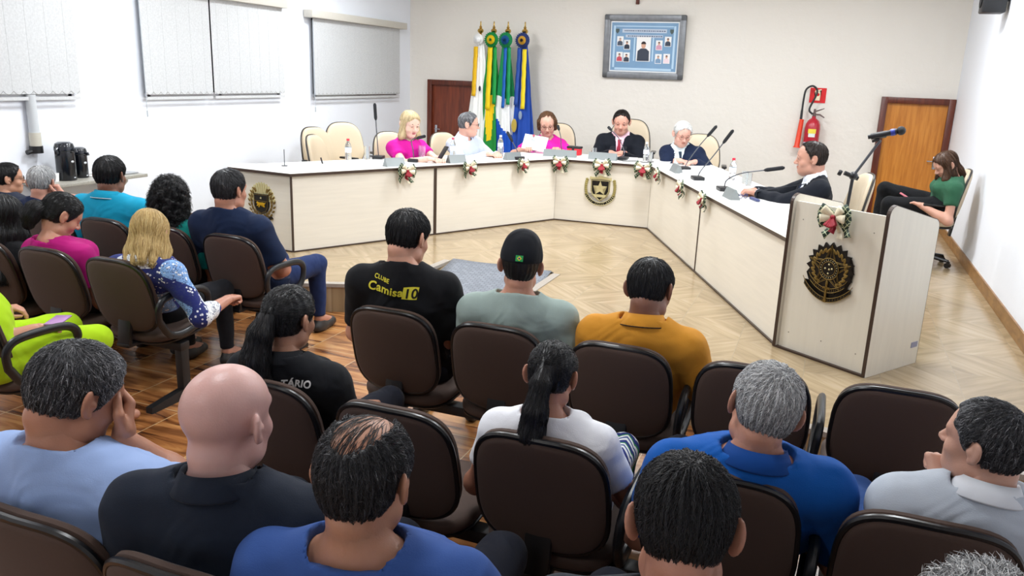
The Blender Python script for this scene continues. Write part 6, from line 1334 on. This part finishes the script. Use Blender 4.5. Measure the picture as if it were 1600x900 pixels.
person('pinkl', 'person with black tied hair in a magenta top looking down', (-4.06, 3.45), 0, 1.1, (-4.12, 3.35, 1.01), (-25, -32, 0), skin='c98a6c', fem=True, hair=('pony', SHL('black', .35, tail=[(0, -.09, .0), (0, -.125, -.03), (0, -.13, -.07), (0, -.12, -.11)], tr=[.03, .045, .045, .03])), nhair=2500, shirt=('shirt', 'a8126e'), sleeve=.6, arms=(((.2, .3, -1), (-.4, .9, .2)), ((-.2, .3, -1), (.5, .9, .2))), nh=-.02, **Tn)
person('longblack', 'person with long straight black hair and a black top, at the left edge', (-4.60, 3.45), 8, 1.12, (-4.56, 3.32, .955), (30, -15, 0), skin='b07a58', fem=True, hair=('long', SHL('black', .35, len=.34, wd=.08, th=.012, jit=.06, L=.1)), nhair=2500, shirt=('shirt', '15161a'), **Tn)
person('darkblue', 'person in a navy t-shirt and blue jeans with arms crossed beside the aisle', (-3.48, 4.25), 4, 1.14, (-3.56, 4.13, 1.115), (-10, -2, 0), skin='b97a5c', hair=('short', SHL('saltpepper', .3, .18)), nhair=2500, shirt=('shirt', '13223f'), sleeve=.75, w=1.2, fat=.02, legcol='1b2c56', arms=(((.3, .35, -.9), (-.8, .6, .05)), ((-.3, .35, -.9), (.8, .6, .1))), **Tn)
person('cyan', 'person in a turquoise polo with a white collar line and black hair', (-4.53, 4.25), 10, 1.14, (-4.60, 4.15, 1.125), (6, -2, 0), skin='7a4c36', hair=('short', SHL('black', .3)), nhair=2000, shirt=('shirt', '1398bd'), sleeve=.75, w=1.26, fat=.03, collar=('1398bd', 'dceef4'), **Tn)
person('curly', 'person with voluminous black curly hair in a teal top', (-4.0, 4.27), 6, 1.16, (-4.05, 4.15, 1.02), (6, -8, 0), skin='a06a48', fem=True, hair=('curly', SHL('black', .35, lift=.014, L=.06)), nhair=3500, shirt=('shirt', '0e7f78'), w=1.1, **Tn)
person('grayl', 'grey haired person in a navy shirt by the left wall, hand at the ear', (-5.1, 4.29), 6, 1.02, (-5.27, 4.15, 1.02), (20, -6, 0), skin='c88a70', hair=('short', SHL('grey', .4, .28, grey=lambda q: -.5 * np.clip(-q[:, 2] * 12, -.3, 1))), nhair=2500, shirt=('shirt', '1a2748'), arms=(('ik', (.1, .02, -.03), (.9, .2, -.6), (-.3, -.2, .9)), ARMR), hand=((70, 0), (38, 0)), **Tn)
person('glassesl', 'person with dark hair and black glasses in profile at the left edge', (-5.6, 4.37), 0, 1.0, (-5.78, 4.28, .995), (-34, -2, 0), skin='c98f6c', hair=('short', SHL('black', .3)), nhair=1500, face=True, glasses='1a1a1c', shirt=('shirt', '2a3040'), **Tn)
# at the council desk
Dk = dict(seat=.36, floor=P, res=.012, face=True, knees=((.34, -.1), (.34, -.1)))
on_desk = (('desk', .08, .36, (.6, -.6, -.45), (-.6, .8, 0)), ('desk', -.07, .38, (-.6, -.6, -.45), (.6, .8, 0)))
d = person('pink', 'blond person in a magenta blouse holding a phone at the desk', (-4.27, 7.91), -117, 1.14, (-4.30, 7.90, 1.335), (-2, -16, 0), hs=1.06, skin='e8c0aa', fem=True, hair=('long', SHL('ashblond', .5, .25, len=.17, wd=.08, fwd=.04, th=.006)), nhair=1500, shirt=('blouse', 'c4148f'), sleeve=.5, w=.98, arms=on_desk, lipc='b8505a', **Dk)
W_ = world_of(d, (d['A'][1][1] + d['A'][-1][1]) / 2 + np.array((0, .13, .07))); simple('mobile_phone', 'phone with a lit greenish screen held by the woman in magenta', 'phone', W_, -.6, MB().mat(M_blk).box((0, 0, 0), (.08, .012, .15), R=Matrix.Rotation(-.6, 3, 'X'), bev=.004).mat(mat('phone_screen', '6ab8a8', .3, emit=.5)).box((0, .0068, .005), (.07, .002, .13), R=Matrix.Rotation(-.6, 3, 'X')))
person('wshirt', 'person in a white shirt with short grey hair and glasses looking aside', (-4.01, 8.78), -112, 1.12, (-3.98, 8.75, 1.315), (42, -4, 0), hs=1.04, skin='e0a890', hair=('short', SHL('saltpepper', .75, .2)), nhair=1500, shirt=('shirt', 'bcc4d4'), sleeve=2, w=1.08, collar=('c8d4f0',), arms=on_desk, glasses='3a3030', **Dk)
d = person('reader', 'person with short brown hair and glasses in a pink top reading a sheet', (-3.44, 10.02), -164, 1.2, (-3.41, 9.93, 1.30), (4, -20, 4), hs=1.08, skin='dba48c', fem=True, hair=('bob', SHL('brown', .5, .25, len=-.04)), nhair=1500, shirt=('blouse', 'd922a0'), sleeve=.62, w=1.0, glasses='4a3a3a', arms=(('desk', .17, .34, (1, -.1, -.5), (-.1, .9, .35)), ('desk', -.13, .34, (-1, -.1, -.5), (.1, .9, .35))), **Dk)
simple('sheet_of_paper', 'white sheet held up by the woman in pink', 'paper', (-3.42, 9.52, 1.085), .2, MB().box((0, 0, 0), (.30, .003, .2), R=Matrix.Rotation(rad(-32), 3, 'X') @ Matrix.Rotation(rad(8), 3, 'Y')), M_pap)
person('suit', 'stout person in a black suit, pink shirt and dark red tie at the desk', (-2.53, 10.27), -170, 1.24, (-2.50, 10.18, 1.365), (2, -16, 0), hs=1.05, skin='d89a82', hair=('short', SHL('darkbrown', .2, th=.003, yo=-.006)), nhair=1500, shirt=('jacket', '11151e'), sleeve=2, w=1.12, fat=.035, jacket=('e3bcc8', '8f1030', 'pale pink'), collar=('e3bcc8',), arms=(('desk', .07, .33, (.6, -.6, -.3), (-.9, .5, 0)), ('desk', -.06, .33, (-.6, -.6, -.3), (.9, .5, 0))), **Dk)
person('old', 'white haired person with glasses in a navy suit leaning over papers', (-1.55, 9.86), -176, 1.18, (-1.64, 9.72, 1.295), (24, -22, 0), hs=1.04, skin='d8a08c', hair=('short', SHL('white', .45, .3, th=.004, wa=.003)), nhair=1800, shirt=('jacket', '141f38'), sleeve=2, w=1.0, jacket=('d0dce0', '16283a', 'pale grey'), collar=('d0dce0',), glasses='8a4a3a', arms=(('desk', .08, .34, (.5, -.6, -.4), (-.9, .4, 0)), ('desk', -.1, .36, (-.5, -.6, -.4), (.7, .6, 0))), **Dk)
person('wingman', 'person in a black suit with receding dark hair at the right desk wing', (-.02, 7.24), 100, 1.12, (-.13, 7.18, 1.315), (0, -4, 0), hs=1.06, skin='c48a70', hair=('short', SHL('darkbrown', .5, yo=-.02, th=.006)), nhair=1500, shirt=('jacket', '12161f'), sleeve=2, w=1.1, jacket=('dfe4ee', '1a2a4a', 'white'), collar=('dfe4ee',), arms=(('desk', .07, .46, (1, -.1, -.5), (-.3, .95, .05)), ('desk', -.05, .46, (-1, -.1, -.5), (.35, .95, .08))), hand=((50, 0), (50, 0)), **Dk)
Dg = dict(Dk); Dg['seat'] = .50; Dg.pop('knees')
d = person('girl', 'young person with long brown hair in a green blouse using a phone by the wall', (1.08, 8.70), 92, 1.08, (1.05, 8.62, 1.225), (14, -34, 0), hs=1.0, skin='d0977c', fem=True, hair=('long', SHL('brown', .2, .2, len=.22, wd=.07, fwd=.09, jit=.06, L=.1)), nhair=2500, shirt=('blouse', '2f5c44'), sleeve=.5, w=.95, legcol='0f1013', arms=(((.22, .0, -1), (-.25, .9, .45)), ((-.22, .05, -1), (.3, .9, .45))), knees=((.47, .0, .1), (.44, 0)), **Dg)
W_ = world_of(d, (d['A'][1][1] + d['A'][-1][1]) / 2 + np.array((0, .12, .05))); simple('mobile_phone', 'phone with a pinkish case held by the young woman in green', 'phone', W_, 1.4, MB().box((0, 0, 0), (.075, .15, .01), R=Matrix.Rotation(.5, 3, 'X'), bev=.004), mat('phone_rose', 'c8707a', .3))
